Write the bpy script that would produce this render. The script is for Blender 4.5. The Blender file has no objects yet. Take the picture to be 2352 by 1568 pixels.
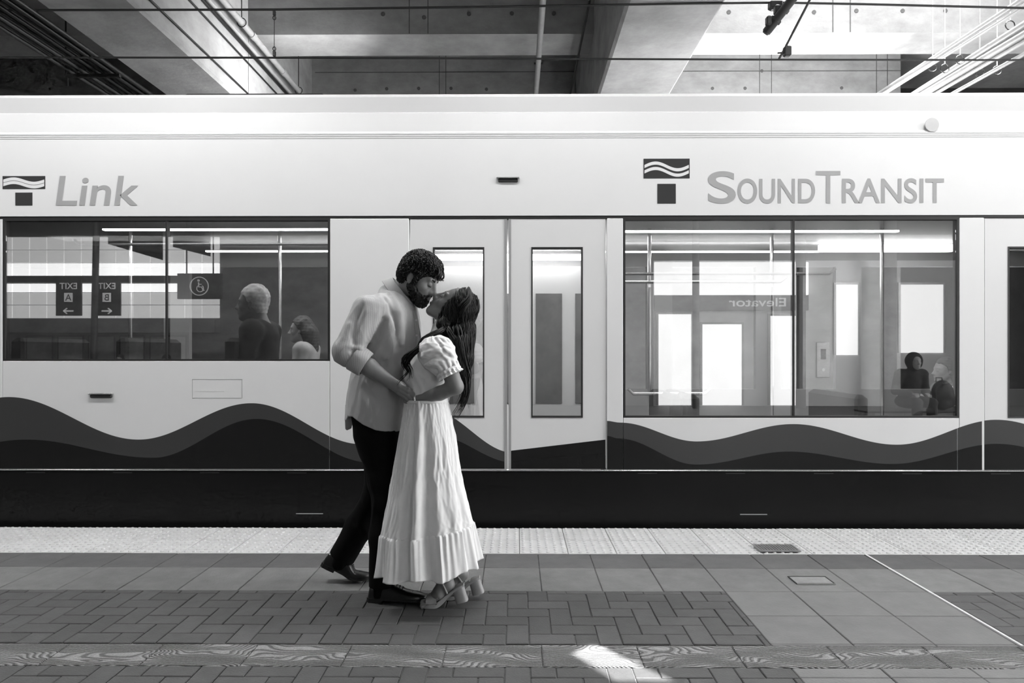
import bpy, math, random
import numpy as np
from mathutils import Vector, Matrix

random.seed(7)
rng = np.random.default_rng(7)
SC = bpy.context.scene
COL = SC.collection
PI = math.pi

# ------------------------------------------------------------------ camera
CAM_H, FPX, HORIZON, YAW = 1.265, 1568.0, 807.0, 0.0075
cam_data = bpy.data.cameras.new('camera')
cam = bpy.data.objects.new('camera', cam_data)
COL.objects.link(cam)
cam.location = (0, 0, CAM_H)
cam.rotation_euler = (PI / 2, 0, YAW)
cam_data.sensor_width = 36.0
cam_data.lens = 36.0 * FPX / 2352.0
cam_data.shift_y = (HORIZON - 784.0) / 2352.0
cam_data.clip_start = 0.05
SC.camera = cam

# ------------------------------------------------------------------ sky, sun, exposure
world = bpy.data.worlds.new('sky')
SC.world = world
world.use_nodes = True
bg = world.node_tree.nodes['Background']
bg.inputs['Color'].default_value = (1, 1, 1, 1)
bg.inputs['Strength'].default_value = 9.0
SUN_DIR = Vector((0.13, -0.20, 0.97)).normalized()      # from the ground towards the sun
sun_data = bpy.data.lights.new('sun', 'SUN')
sun_data.energy = 55.0
sun_data.angle = 0.007
sun = bpy.data.objects.new('sun', sun_data)
COL.objects.link(sun)
sun.location = (6, -2, 14)
sun.rotation_euler = SUN_DIR.to_track_quat('Z', 'Y').to_euler()
SC.view_settings.view_transform = 'Standard'
SC.view_settings.look = 'None'
SC.view_settings.exposure = 0.08
SC.view_settings.gamma = 1.0
SC.view_settings.use_curve_mapping = False
SC.cycles.use_denoising = True
SC.cycles.max_bounces = 6
SC.cycles.diffuse_bounces = 4
SC.cycles.use_adaptive_sampling = True
SC.cycles.adaptive_threshold = 0.04
SC.cycles.adaptive_min_samples = 12
SC.cycles.transparent_max_bounces = 10
SC.cycles.sample_clamp_indirect = 6.0
SC.cycles.caustics_reflective = False
SC.cycles.caustics_refractive = False

# ------------------------------------------------------------------ helpers
CA, SA = math.cos(YAW), math.sin(YAW)
def P(px, py, Y):
    """Point seen at photo pixel (px, py) at depth Y."""
    u, v = (px - 1176.0) / FPX, (HORIZON - py) / FPX
    dx, dy = u * CA - SA, u * SA + CA
    s = Y / dy
    return Vector((dx * s, Y, CAM_H + v * s))
def PX(px, Y): return P(px, 800, Y).x
def PZ(py, Y): return CAM_H + (HORIZON - py) / FPX * Y

def lin(g):
    """sRGB grey 0..255 to linear."""
    c = g / 255.0
    return c / 12.92 if c <= 0.04045 else ((c + 0.055) / 1.055) ** 2.4

MATS = {}
def mat(name, grey, rough=0.6, metal=0.0, noise=0.0, nscale=8.0, bump=0.0, bscale=60.0, stretch=(1, 1, 1),
        emit=0.0, coat=0.0, spec=0.5, rnd=0.0):
    """Grey procedural material: linear albedo, noise variation, fine relief, per-object variation."""
    if name in MATS: return MATS[name]
    m = bpy.data.materials.new(name); m.use_nodes = True
    nt = m.node_tree; N = nt.nodes; L = nt.links
    b = N['Principled BSDF']
    b.inputs['Roughness'].default_value = rough
    b.inputs['Metallic'].default_value = metal
    b.inputs['Coat Weight'].default_value = coat
    b.inputs['Specular IOR Level'].default_value = spec
    b.inputs['Base Color'].default_value = (grey, grey, grey, 1)
    if emit > 0:
        b.inputs['Emission Color'].default_value = (1, 1, 1, 1)
        b.inputs['Emission Strength'].default_value = emit
    if noise > 0 or bump > 0:
        tc = N.new('ShaderNodeTexCoord'); mp = N.new('ShaderNodeMapping')
        mp.inputs['Scale'].default_value = stretch
        L.new(tc.outputs['Object'], mp.inputs['Vector'])
        if rnd > 0:
            oi = N.new('ShaderNodeObjectInfo'); cm = N.new('ShaderNodeVectorMath'); cm.operation = 'SCALE'
            cx = N.new('ShaderNodeCombineXYZ'); 
            L.new(oi.outputs['Random'], cx.inputs[0]); L.new(oi.outputs['Random'], cx.inputs[1])
            cm.inputs['Scale'].default_value = 37.0
            L.new(cx.outputs[0], cm.inputs[0]); L.new(cm.outputs[0], mp.inputs['Location'])
    if noise > 0 or rnd > 0:
        val = None
        if noise > 0:
            nz = N.new('ShaderNodeTexNoise'); nz.inputs['Scale'].default_value = nscale
            nz.inputs['Detail'].default_value = 6; nz.inputs['Roughness'].default_value = 0.65
            L.new(mp.outputs[0], nz.inputs['Vector'])
            mr = N.new('ShaderNodeMapRange')
            mr.inputs['From Min'].default_value = 0.25; mr.inputs['From Max'].default_value = 0.75
            mr.inputs['To Min'].default_value = 1 - noise; mr.inputs['To Max'].default_value = 1 + noise
            L.new(nz.outputs['Fac'], mr.inputs['Value']); val = mr.outputs[0]
        if rnd > 0:
            oi2 = N.new('ShaderNodeObjectInfo'); mr2 = N.new('ShaderNodeMapRange')
            mr2.inputs['To Min'].default_value = 1 - rnd; mr2.inputs['To Max'].default_value = 1 + rnd
            L.new(oi2.outputs['Random'], mr2.inputs['Value'])
            if val is None: val = mr2.outputs[0]
            else:
                mu = N.new('ShaderNodeMath'); mu.operation = 'MULTIPLY'
                L.new(val, mu.inputs[0]); L.new(mr2.outputs[0], mu.inputs[1]); val = mu.outputs[0]
        mg = N.new('ShaderNodeMath'); mg.operation = 'MULTIPLY'; mg.inputs[1].default_value = grey; mg.use_clamp = True
        L.new(val, mg.inputs[0]); L.new(mg.outputs[0], b.inputs['Base Color'])
    if bump > 0:
        nb = N.new('ShaderNodeTexNoise'); nb.inputs['Scale'].default_value = bscale; nb.inputs['Detail'].default_value = 5
        L.new(mp.outputs[0], nb.inputs['Vector'])
        bp = N.new('ShaderNodeBump'); bp.inputs['Strength'].default_value = bump; bp.inputs['Distance'].default_value = 0.01
        L.new(nb.outputs['Fac'], bp.inputs['Height']); L.new(bp.outputs[0], b.inputs['Normal'])
    MATS[name] = m
    return m

def mesh(name, v, f, m=None, smooth=False):
    me = bpy.data.meshes.new(name)
    me.from_pydata([tuple(map(float, p)) for p in v] if not isinstance(v, np.ndarray) else v.tolist(), [],
                   f if not isinstance(f, np.ndarray) else f.tolist())
    if m is not None: me.materials.append(m)
    if smooth: me.polygons.foreach_set('use_smooth', [True] * len(me.polygons))
    me.update()
    return me

def link(name, me, parent=None, loc=(0, 0, 0), rot=(0, 0, 0), **props):
    o = bpy.data.objects.new(name, me); COL.objects.link(o)
    o.location = loc; o.rotation_euler = rot
    if parent is not None: o.parent = parent
    for k, x in props.items(): o[k] = x
    return o

def empty(name, loc=(0, 0, 0), **props):
    o = bpy.data.objects.new(name, None); COL.objects.link(o); o.location = loc
    o.empty_display_size = 0.1
    for k, x in props.items(): o[k] = x
    return o

class MB:
    """Collects simple shapes, then links them as ONE mesh object."""
    def __init__(self): self.v = []; self.f = []
    def add(self, v, f):
        n = len(self.v); self.v += [tuple(map(float, p)) for p in v]; self.f += [tuple(i + n for i in q) for q in f]; return self
    def box(self, x0, x1, y0, y1, z0, z1, bev=0.0):
        if bev <= 0:
            v = [(x, y, z) for z in (z0, z1) for y in (y0, y1) for x in (x0, x1)]
            return self.add(v, [(0, 2, 3, 1), (4, 5, 7, 6), (0, 1, 5, 4), (2, 6, 7, 3), (0, 4, 6, 2), (1, 3, 7, 5)])
        b = min(bev, abs(x1 - x0) / 2.01, abs(y1 - y0) / 2.01, abs(z1 - z0) / 2.01)
        rings = []
        for z, ins in ((z0, b), (z0 + b, 0), (z1 - b, 0), (z1, b)):
            a0, a1, c0, c1 = x0 + ins, x1 - ins, y0 + ins, y1 - ins; k = b * 0.6 if ins == 0 else b * 0.3
            rings.append([(a0 + k, c0, z), (a1 - k, c0, z), (a1, c0 + k, z), (a1, c1 - k, z), (a1 - k, c1, z), (a0 + k, c1, z), (a0, c1 - k, z), (a0, c0 + k, z)])
        return self.loft(rings)
    def loft(self, rings, cap=True, close=True):
        n = len(rings[0]); v = [p for r in rings for p in r]; f = []
        for i in range(len(rings) - 1):
            for j in range(n if close else n - 1):
                k = (j + 1) % n
                f.append((i * n + j, i * n + k, (i + 1) * n + k, (i + 1) * n + j))
        if cap and close:
            f.append(tuple(reversed(range(n)))); f.append(tuple(range((len(rings) - 1) * n, len(rings) * n)))
        return self.add(v, f)
    def tube(self, pts, r, n=8, cap=True):
        pts = [Vector(p) for p in pts]; rs = r if isinstance(r, (list, tuple)) else [r] * len(pts)
        rings = []; up = None
        for i, p in enumerate(pts):
            t = (pts[min(i + 1, len(pts) - 1)] - pts[max(i - 1, 0)]).normalized()
            if up is None: up = Vector((0, 0, 1)) if abs(t.z) < 0.9 else Vector((1, 0, 0))
            a = t.cross(up).normalized(); b = a.cross(t).normalized(); up = b
            rings.append([tuple(p + rs[i] * (math.cos(2 * PI * k / n) * a + math.sin(2 * PI * k / n) * b)) for k in range(n)])
        return self.loft(rings, cap)
    def cyl(self, p0, p1, r, n=16): return self.tube([p0, p1], r, n)
    def prism(self, poly, y0, y1):
        """poly: (x, z) outline extruded in Y."""
        return self.loft([[(x, y0, z) for x, z in poly], [(x, y1, z) for x, z in poly]])
    def prism_z(self, poly, z0, z1):
        return self.loft([[(x, y, z0) for x, y in poly], [(x, y, z1) for x, y in poly]])
    def build(self, name, m, parent=None, smooth=False, **props):
        o = link(name, mesh(name, self.v, self.f, m), parent, **props)
        import bmesh
        bm = bmesh.new(); bm.from_mesh(o.data); bmesh.ops.recalc_face_normals(bm, faces=bm.faces); bm.to_mesh(o.data); bm.free()
        if smooth:
            o.data.polygons.foreach_set('use_smooth', [True] * len(o.data.polygons))
            try: o.data.set_sharp_from_angle(angle=math.radians(40))
            except Exception: pass
        return o

def text_mesh(s, size, depth, m, shear=0.0, bold=0.0, spacing=1.0):
    cu = bpy.data.curves.new('lettering', 'FONT'); cu.body = s; cu.size = size; cu.extrude = depth
    cu.shear = shear; cu.offset = bold; cu.space_character = spacing; cu.align_x = 'CENTER'; cu.align_y = 'CENTER'
    o = bpy.data.objects.new('lettering_curve', cu); COL.objects.link(o)
    bpy.context.view_layer.update()
    me = bpy.data.meshes.new_from_object(o.evaluated_get(bpy.context.evaluated_depsgraph_get()))
    bpy.data.objects.remove(o); me.materials.clear(); me.materials.append(m)
    xs = [v.co.x for v in me.vertices]; ys = [v.co.y for v in me.vertices]
    return me, max(xs) - min(xs), max(ys) - min(ys), (max(xs) + min(xs)) / 2, (max(ys) + min(ys)) / 2
# ------------------------------------------------------------------ materials of the station
M_PAVER = mat('paver_dark', 0.095, 0.62, noise=0.22, nscale=9, bump=0.25, bscale=90, rnd=0.10)
M_PAVER_L = mat('paver_light', 0.155, 0.62, noise=0.20, nscale=9, bump=0.25, bscale=90, rnd=0.07)
M_SLAB = mat('paver_slab', 0.155, 0.60, noise=0.16, nscale=6, bump=0.22, bscale=90, rnd=0.06)
M_BRICK = mat('floor_brick', 0.068, 0.6, noise=0.22, nscale=12, bump=0.25, bscale=120, rnd=0.16)
M_MORTAR = mat('mortar', 0.13, 0.9, noise=0.35, nscale=15, bump=0.4, bscale=150)
M_TACT = mat('tactile_paver', 0.53, 0.6, noise=0.10, nscale=14, bump=0.15, bscale=120, rnd=0.05)
M_CONC = mat('concrete', 0.30, 0.75, noise=0.30, nscale=2.2, bump=0.30, bscale=22, stretch=(1, 1, 1.6))
M_CONC_D = mat('concrete_stained', 0.17, 0.8, noise=0.35, nscale=2.0, bump=0.30, bscale=22, stretch=(1, 1, 0.6))
M_HOLE = mat('tie_hole_shadow_gap', 0.10, 0.9, noise=0.3, nscale=30)
M_STEELD = mat('dark_steel', 0.02, 0.5, 0.3, noise=0.2, nscale=20)
M_CONDUIT = mat('conduit_dark', 0.018, 0.45, 0.4, noise=0.2, nscale=20)
M_PIPE = mat('pipe_pale', 0.30, 0.45, 0.1, noise=0.12, nscale=10)
M_GALV = mat('galvanised_steel', 0.45, 0.4, 0.7, noise=0.2, nscale=25)
M_BALLAST = mat('track_concrete', 0.65, 0.9, noise=0.25, nscale=5, bump=0.5, bscale=30)
M_LAMP = mat('lamp_diffuser', 0.8, 0.5, emit=14.0)
M_WHITE_STRIP = mat('joint_sealant_white', 0.62, 0.5, noise=0.15, nscale=30)
M_BLACK = mat('black_void', 0.012, 0.8, noise=0.2, nscale=10)

# carved strip: shallow curved grooves cut into pale stone
def carved_material():
    m = bpy.data.materials.new('carved_stone'); m.use_nodes = True
    nt = m.node_tree; N = nt.nodes; L = nt.links; b = N['Principled BSDF']
    b.inputs['Roughness'].default_value = 0.75
    tc = N.new('ShaderNodeTexCoord'); g = N.new('ShaderNodeNewGeometry')
    mp = N.new('ShaderNodeMapping'); L.new(g.outputs['Position'], mp.inputs['Vector'])
    mp.inputs['Scale'].default_value = (0.8, 1.9, 1)
    dn_ = N.new('ShaderNodeTexNoise'); dn_.inputs['Scale'].default_value = 3.4; dn_.inputs['Detail'].default_value = 1.0
    L.new(mp.outputs[0], dn_.inputs['Vector'])
    sc_ = N.new('ShaderNodeVectorMath'); sc_.operation = 'MULTIPLY_ADD'; sc_.inputs[1].default_value = (.55, .55, 0); L.new(dn_.outputs['Color'], sc_.inputs[0]); L.new(mp.outputs[0], sc_.inputs[2])
    wv = N.new('ShaderNodeTexWave'); wv.wave_type = 'BANDS'; wv.bands_direction = 'Y'
    wv.inputs['Scale'].default_value = 15.0; wv.inputs['Distortion'].default_value = 1.6
    wv.inputs['Detail'].default_value = 2.0; wv.inputs['Detail Scale'].default_value = 2.2
    L.new(sc_.outputs[0], wv.inputs['Vector'])
    nz = N.new('ShaderNodeTexNoise'); nz.inputs['Scale'].default_value = 130; nz.inputs['Detail'].default_value = 4
    L.new(g.outputs['Position'], nz.inputs['Vector'])
    cr = N.new('ShaderNodeValToRGB'); cr.color_ramp.elements[0].position = 0.10; cr.color_ramp.elements[1].position = 0.34
    cr.color_ramp.elements[0].color = (0.09, 0.09, 0.09, 1); cr.color_ramp.elements[1].color = (0.27, 0.27, 0.27, 1)
    L.new(wv.outputs['Fac'], cr.inputs['Fac'])
    mx = N.new('ShaderNodeMix'); mx.data_type = 'RGBA'; mx.blend_type = 'MULTIPLY'; mx.inputs[0].default_value = 0.9
    mr = N.new('ShaderNodeMapRange'); mr.inputs['From Min'].default_value = .3; mr.inputs['From Max'].default_value = .7
    mr.inputs['To Min'].default_value = 0.65; mr.inputs['To Max'].default_value = 1.15
    L.new(nz.outputs['Fac'], mr.inputs['Value']); cc = N.new('ShaderNodeCombineColor')
    for i in range(3): L.new(mr.outputs[0], cc.inputs[i])
    L.new(cr.outputs[0], mx.inputs[6]); L.new(cc.outputs[0], mx.inputs[7]); L.new(mx.outputs[2], b.inputs['Base Color'])
    bp = N.new('ShaderNodeBump'); bp.inputs['Strength'].default_value = 0.8; bp.inputs['Distance'].default_value = 0.012
    L.new(wv.outputs['Fac'], bp.inputs['Height']); L.new(bp.outputs[0], b.inputs['Normal'])
    return m
M_CARVED = carved_material()

# ------------------------------------------------------------------ platform floor
EDGE = 4.895
floor = MB().box(-14, 12, -6, EDGE - 0.001, -0.6, -0.007).build('floor', M_MORTAR, kind='structure',
    label='brick and stone station platform running along the track')
# plain paving outside the laid pieces, at the finished level
YR = [EDGE, 4.585, 4.275, 3.995, 3.61, 2.947, 2.74, 2.2]
XL, XR = -6.96, 7.12
for (x0, x1, y0, y1) in ((-14, 12, -6, 2.2), (-14, XL, 2.2, EDGE), (XR, 12, 2.2, EDGE)):
    MB().box(x0, x1, y0 + .001, y1 - .001, -0.0065, 0.0).build('plain_paving', M_BRICK, floor)

G = 0.004
_piece = {}
def piece(name, x0, x1, y0, y1, m, g=G, h=0.0):
    w, d = round(x1 - x0 - g, 4), round(y1 - y0 - g, 4)
    if w < 0.006 or d < 0.006: return
    k = (name, w, d, m.name)
    if k not in _piece:
        mb = MB().box(-w / 2, w / 2, -d / 2, d / 2, -0.03, 0.0, bev=0.003)
        _piece[k] = mesh(name, mb.v, mb.f, m)
    link(name, _piece[k], floor, ((x0 + x1) / 2, (y0 + y1) / 2, h + random.uniform(-.0012, .0008)))

# tactile pavers with truncated domes
def tactile_mesh():
    s = 0.305 - 0.004; mb = MB().box(-s / 2, s / 2, -s / 2, s / 2, -0.03, 0.0, bev=0.002)
    n = 6; p = 0.305 / n
    for i in range(n):
        for j in range(n):
            cx, cy = (i + .5) * p - .1525, (j + .5) * p - .1525
            v = []; k = 8
            for r, z in ((.0125, 0), (.0108, .0045), (.0068, .0068)):
                v += [(cx + r * math.cos(2 * PI * t / k), cy + r * math.sin(2 * PI * t / k), z) for t in range(k)]
            f = [(a * k + t, a * k + (t + 1) % k, (a + 1) * k + (t + 1) % k, (a + 1) * k + t) for a in range(2) for t in range(k)]
            f.append(tuple(range(2 * k, 3 * k)))
            mb.add(v, f)
    return mesh('tactile_tile', mb.v, mb.f, M_TACT)
TM = tactile_mesh()
# drain grate sits where one tile in the inner row is cut away
GX0, GX1 = PX(1735, 4.33), PX(1830, 4.33)
for i in range(-23, 24):
    xc = 0.016 + (i + .5) * 0.305
    for y in (4.7425, 4.4325):
        link('tactile_tile', TM, floor, (xc, y - .0025, random.uniform(-.001, .001)))
# drain grate laid on the tactile strip
gr = empty('drain_grate', (PX(1783, 4.37), 4.37, 0.007), label='small grey metal drain grate set into the pale tactile strip', category='grate')
gw, gd = 0.128, 0.075
fr = MB()
for a in ((-gw, gw, -gd, -gd + .012), (-gw, gw, gd - .012, gd), (-gw, -gw + .012, -gd + .012, gd - .012), (gw - .012, gw, -gd + .012, gd - .012)):
    fr.box(*a, 0.002, 0.0085)
fr.build('grate_frame', M_GALV, gr)
MB().box(-gw + .012, gw - .012, -gd + .012, gd - .012, 0.0005, 0.003).build('grate_well', M_BLACK, gr)
gm = None
for i in range(13):
    x = -gw + .024 + i * (2 * gw - .048) / 12
    if gm is None:
        q = MB().box(-.004, .004, -gd + .012, gd - .012, .003, .0078); gm = mesh('grate_bar', q.v, q.f, M_GALV)
    link('grate_bar', gm, gr, (x, 0, 0))
for i in range(6):
    y = -gd + .022 + i * (2 * gd - .044) / 5
    MB().box(-gw + .012, gw - .012, y - .003, y + .003, .003, .0074).build('grate_cross_bar', M_GALV, gr)

# paver rows along the tactile strip
JX = [1.097 - 0.3225 * i for i in range(26)][::-1] + [1.097 + 0.3545 * i for i in range(1, 18)]
for a, b in zip(JX[:-1], JX[1:]):
    piece('paver', a, b, YR[3], YR[2], M_PAVER)
    piece('paver', a, b, YR[4], YR[3], M_PAVER_L)
# big square slabs right of the brick field
SX = [1.097, 1.4515, 1.806, 2.16]
for a, b in zip(SX[:-1], SX[1:]):
    for y0, y1 in ((3.28, 3.61), (2.965, 3.28), (2.947, 2.965), (2.66, 2.74), (2.2, 2.66)):
        piece('stone_slab', a, b, y0, y1, M_SLAB)
# herringbone bricks
W = 0.1016
def herringbone(x0, x1, y0, y1, ox, oy):
    for i in range(-70, 70):
        for j in range(-20, 60):
            r = (i - j) % 4
            if r == 0: bx = (ox + i * W, ox + (i + 2) * W, oy + j * W, oy + (j + 1) * W)
            elif r == 3: bx = (ox + i * W, ox + (i + 1) * W, oy + j * W, oy + (j + 2) * W)
            else: continue
            a, b, c, d = max(bx[0], x0), min(bx[1], x1), max(bx[2], y0), min(bx[3], y1)
            if b - a > .012 and d - c > .012: piece('brick', a, b, c, d, M_BRICK, 0.0045)
OX, OY = PX(1212, 3.37), 2.947 + 0.01
herringbone(-3.2, 1.097, 2.947, 3.61, OX, OY)
herringbone(2.185, 3.6, 2.947, 3.61, OX, OY)
herringbone(-2.6, 1.097, 2.2, 2.74, OX, OY)
herringbone(2.185, 2.6, 2.2, 2.74, OX, OY)
for (x0, x1, y0, y1) in ((XL, -3.2, 2.947, 3.61), (3.6, XR, 2.947, 3.61), (XL, -2.6, 2.2, 2.74), (2.6, XR, 2.2, 2.74)):
    MB().box(x0, x1, y0 + .001, y1 - .001, -0.0065, 0.0).build('plain_paving', M_BRICK, floor)
# carved strip
for i in range(-17, 17):
    a = 0.104 + i * 0.408
    piece('carved_slab', a, a + 0.408, YR[6], YR[5], M_CARVED)
# white sealant line of the expansion joint
for y0, y1 in ((2.2, 2.738), (2.95, EDGE - .62)):
    MB().box(2.166, 2.179, y0, y1, -0.006, 0.0025, bev=.001).build('expansion_joint', M_WHITE_STRIP, floor)
# access cover
ac = empty('access_cover', (PX(1864, 3.78), 3.785, 0.0), label='flat rectangular metal access cover set in a paving slab', category='cover')
MB().box(-.10, .10, -.055, .055, .0006, .003, bev=.001).build('cover_plate', mat('cover_plate', 0.26, .5, .2, noise=.2, nscale=20), ac)
f2 = MB()
for a in ((-.106, .106, -.062, -.056), (-.106, .106, .056, .062), (-.106, -.101, -.056, .056), (.101, .106, -.056, .056)):
    f2.box(*a, .0006, .0045)
f2.build('cover_rim', M_STEELD, ac)
MB().box(-.104, .104, -.0685, -.0635, .0006, .0045).build('cover_lip', M_GALV, ac)
MB().tube([(.083, .03, .0028), (.083, .03, .004)], .006, 10).build('key_hole', M_GALV, ac)

# ------------------------------------------------------------------ track pit and far side
MB().box(-14, 12, EDGE + .003, 14.5, -0.9, -0.55).build('floor_track_bed', M_BALLAST, kind='structure', label='pale concrete track bed below the platform level')
for y in (5.45, 6.9, 9.3, 10.75):
    MB().box(-14, 12, y - .035, y + .035, -.5495, -.43, bev=.01).build('rail', M_GALV, label=f'steel running rail at the {"near" if y < 6 else "inner near" if y < 7.5 else "inner far" if y < 10 else "far"} side of the track bed', category='rail')

BZ = 4.48                      # underside of the cross beams
LBY0, LBY1, LBZ = 9.0, 9.65, PZ(78, 9.0)    # beam along the track
WALLY, SLAB = 11.8, 6.6
wall_far = MB().box(-14, 6.6, WALLY, WALLY + .4, -.55, SLAB).build('wall_far', M_CONC, kind='structure', label='board marked concrete wall beyond the tracks')
M_RECESS = mat('recess_dark_panel', 0.045, 0.8, noise=0.3, nscale=3)
MB().box(6.6, 12, 13.9, 14.3, -.55, SLAB).build('wall_recess', M_RECESS, kind='structure', label='dark recessed wall beyond the tracks at the right')
MB().box(6.45, 6.6, WALLY + .4, 13.9, -.55, SLAB).build('wall_return', M_RECESS, kind='structure')
MB().box(-14.3, -14, -6, 14.3, -.9, SLAB).build('wall_left', M_CONC_D, kind='structure')
# ceiling slab with two unseen openings shaped to let sun through
def slab_with_hole(x0, x1, y0, y1, hole, name):
    o = [(x0, y0), (x1, y0), (x1, y1), (x0, y1)]; mb = MB()
    for k in range(4):
        j = (k + 1) % 4
        mb.prism_z([o[k], o[j], hole[j], hole[k]], SLAB, SLAB + .35)
    mb.build(name, M_CONC, kind='structure', label='concrete ceiling slab over the ' + ('platform' if y1 < 5 else 'tracks'))
kx, ky = SUN_DIR.x / SUN_DIR.z, SUN_DIR.y / SUN_DIR.z
def up(x, y, z): return (x + kx * (SLAB - z), y + ky * (SLAB - z))
SP = [up(.42, 2.56, 0), up(.66, 2.56, 0), up(.33, 2.955, 0), up(.235, 2.86, 0)]
slab_with_hole(-14, 12, -6.4, 4.6, SP, 'ceiling')
HB = [(2.5, 6.4), (6.4, 6.4), (6.4, 8.6), (2.5, 8.6)]
slab_with_hole(-14, 12, 4.6, 14.5, HB, 'ceiling_over_tracks')

MB().box(12, 12.3, 4.9, 14.5, -.9, SLAB).build('wall_right_shield', M_CONC_D, kind='structure', label='concrete end wall at the right, added to keep sky light off the tracks')  # unseen wall added to block sky light from the track bays
MB().box(12, 12.3, -6.4, -1.2, -.6, SLAB).build('wall_right_shield', M_CONC_D, kind='structure', label='concrete end wall behind at the right, added to narrow the daylight')  # unseen wall added so daylight comes in mostly from the side
sp_ = empty('skylight', (sum(p[0] for p in SP) / 4, sum(p[1] for p in SP) / 4, SLAB), label='narrow added sun-dimming skylight in the platform ceiling', category='skylight')
M_SUN_DIM = bpy.data.materials.new('sun_dimming_glass'); M_SUN_DIM.use_nodes = True
_n = M_SUN_DIM.node_tree.nodes; _n.remove(_n['Principled BSDF']); _t = _n.new('ShaderNodeBsdfTransparent'); _t.inputs[0].default_value = (.62, .62, .62, 1)
M_SUN_DIM.node_tree.links.new(_t.outputs[0], _n['Material Output'].inputs['Surface'])
MB().prism_z([(p[0] - sp_.location.x, p[1] - sp_.location.y) for p in SP], .36, .38).build('sun_dimming_pane', M_SUN_DIM, sp_)  # unseen pane added to dim the sun patch on the floor
# cross beams
beam_x = [(-4.42, -3.55), (1.01, 1.92), (-9.9, -9.0)]
beam_lab = ['heavy concrete cross beam over the train beside the bundle of dark conduits',
            'heavy concrete cross beam over the train near the middle of the ceiling',
            'concrete cross beam far to the left']
for (a, b), lb in zip(beam_x, beam_lab):
    MB().box(a, b, 2.2, LBY0 - .001, BZ, SLAB - .001, bev=.03).build('ceiling_beam', M_CONC, kind='structure', label=lb)
    MB().box(a, b, LBY1 + .001, WALLY - .001, BZ, SLAB - .001, bev=.03).build('ceiling_beam', M_CONC, kind='structure', label=lb + ', far half')
    MB().box(a, b, LBY0 + .001, LBY1 - .001, BZ, LBZ - .001).build('ceiling_beam', M_CONC, kind='structure', label=lb + ', crossing')
lbeam = MB().box(-14, 12, LBY0, LBY1, LBZ, SLAB - .001).build('ceiling_beam', M_CONC, kind='structure', label='long concrete beam running along the track over the far side')
# formwork tie holes and joints
tm = MB().tube([(0, -.006, 0), (0, .004, 0)], .028, 12); TH = mesh('tie_hole', tm.v, tm.f, M_HOLE)
for px, py in ((784 + 288 / 3, 32), (784 + 570 / 3, 40), (784 + 880 / 3, 32), (784 + 1175 / 3, 31), (784 + 1465 / 3, 31),
               (1568 + 318 / 3, 28), (1568 + 905 / 3, 28), (1568 + 1197 / 3, 25), (1568 + 1515 / 3, 25), (1568 + 1810 / 3, 25)):
    p = P(px, py, LBY0); link('tie_hole', TH, lbeam, p)
for px, py in ((784 + 95 / 3, 207), (784 + 313 / 3, 204), (784 + 533 / 3, 203), (784 + 756 / 3, 203), (784 + 1000 / 3, 205), (1568 + 205 / 3, 203), (1568 + 430 / 3, 203), (1568 + 545 / 3, 163), (1568 + 1095 / 3, 202)):
    p = P(px, py, WALLY); link('tie_hole', TH, wall_far, p)
for px in (940, 983, 1568 + 1155 / 3, 1568 + 1035 / 3):
    p = P(px, 40, LBY0); MB().box(p.x - .006, p.x + .006, LBY0 - .004, LBY0 + .01, LBZ + .01, SLAB - .01).build('panel_joint', M_HOLE, lbeam)
for px in (784 + 675 / 3, 784 + 720 / 3, 1568 + 530 / 3, 1568 + 612 / 3, 1568 + 1335 / 3, 1568 + 1410 / 3):
    p = P(px, 180, WALLY); MB().box(p.x - .006, p.x + .006, WALLY - .004, WALLY + .01, 4.0, SLAB - .01).build('panel_joint', M_HOLE, wall_far)
for py in (165,):
    z = PZ(py, WALLY); MB().box(-3.5, 6.6, WALLY - .004, WALLY + .01, z - .006, z + .006).build('panel_joint', M_HOLE, wall_far)

# ------------------------------------------------------------------ conduits, pipes, wires
def along_y(name, x, z, r, m, y0=3.0, y1=11.75, n=10, **pr):
    return MB().tube([(x, y0, z), (x, y1, z)], r, n).build(name, m, smooth=True, **pr)
nth = ['first', 'second', 'third', 'fourth', 'fifth', 'sixth', 'seventh', 'eighth']
for i in range(8):
    x = -4.47 - i * 0.073
    along_y('conduit', x, 4.40 - 0.012 * (i % 2), 0.026 if i in (0, 1) else 0.021, M_CONDUIT if i < 5 else mat('conduit_grey', .045, .45, .3, noise=.2, nscale=20),
            group='dark conduits beside the left beam', category='conduit',
            label=f'dark conduit running under the ceiling, {nth[i]} from the left concrete beam')
hb = empty('conduit_hanger', (-4.72, 7.57, 4.36), label='steel channel carrying the bundle of dark conduits', category='hanger')
MB().box(-.30, .30, -.02, .02, -.045, -.008, bev=.003).build('channel', M_CONDUIT, hb)
MB().tube([(-.29, 0, -.045), (-.29, 0, -.14)], .008, 6).build('threaded_rod', M_CONDUIT, hb)
MB().tube([(-.31, 0, -.02), (-.31, 0, SLAB - 4.36)], .008, 6).build('threaded_rod', M_CONDUIT, hb)
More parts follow.
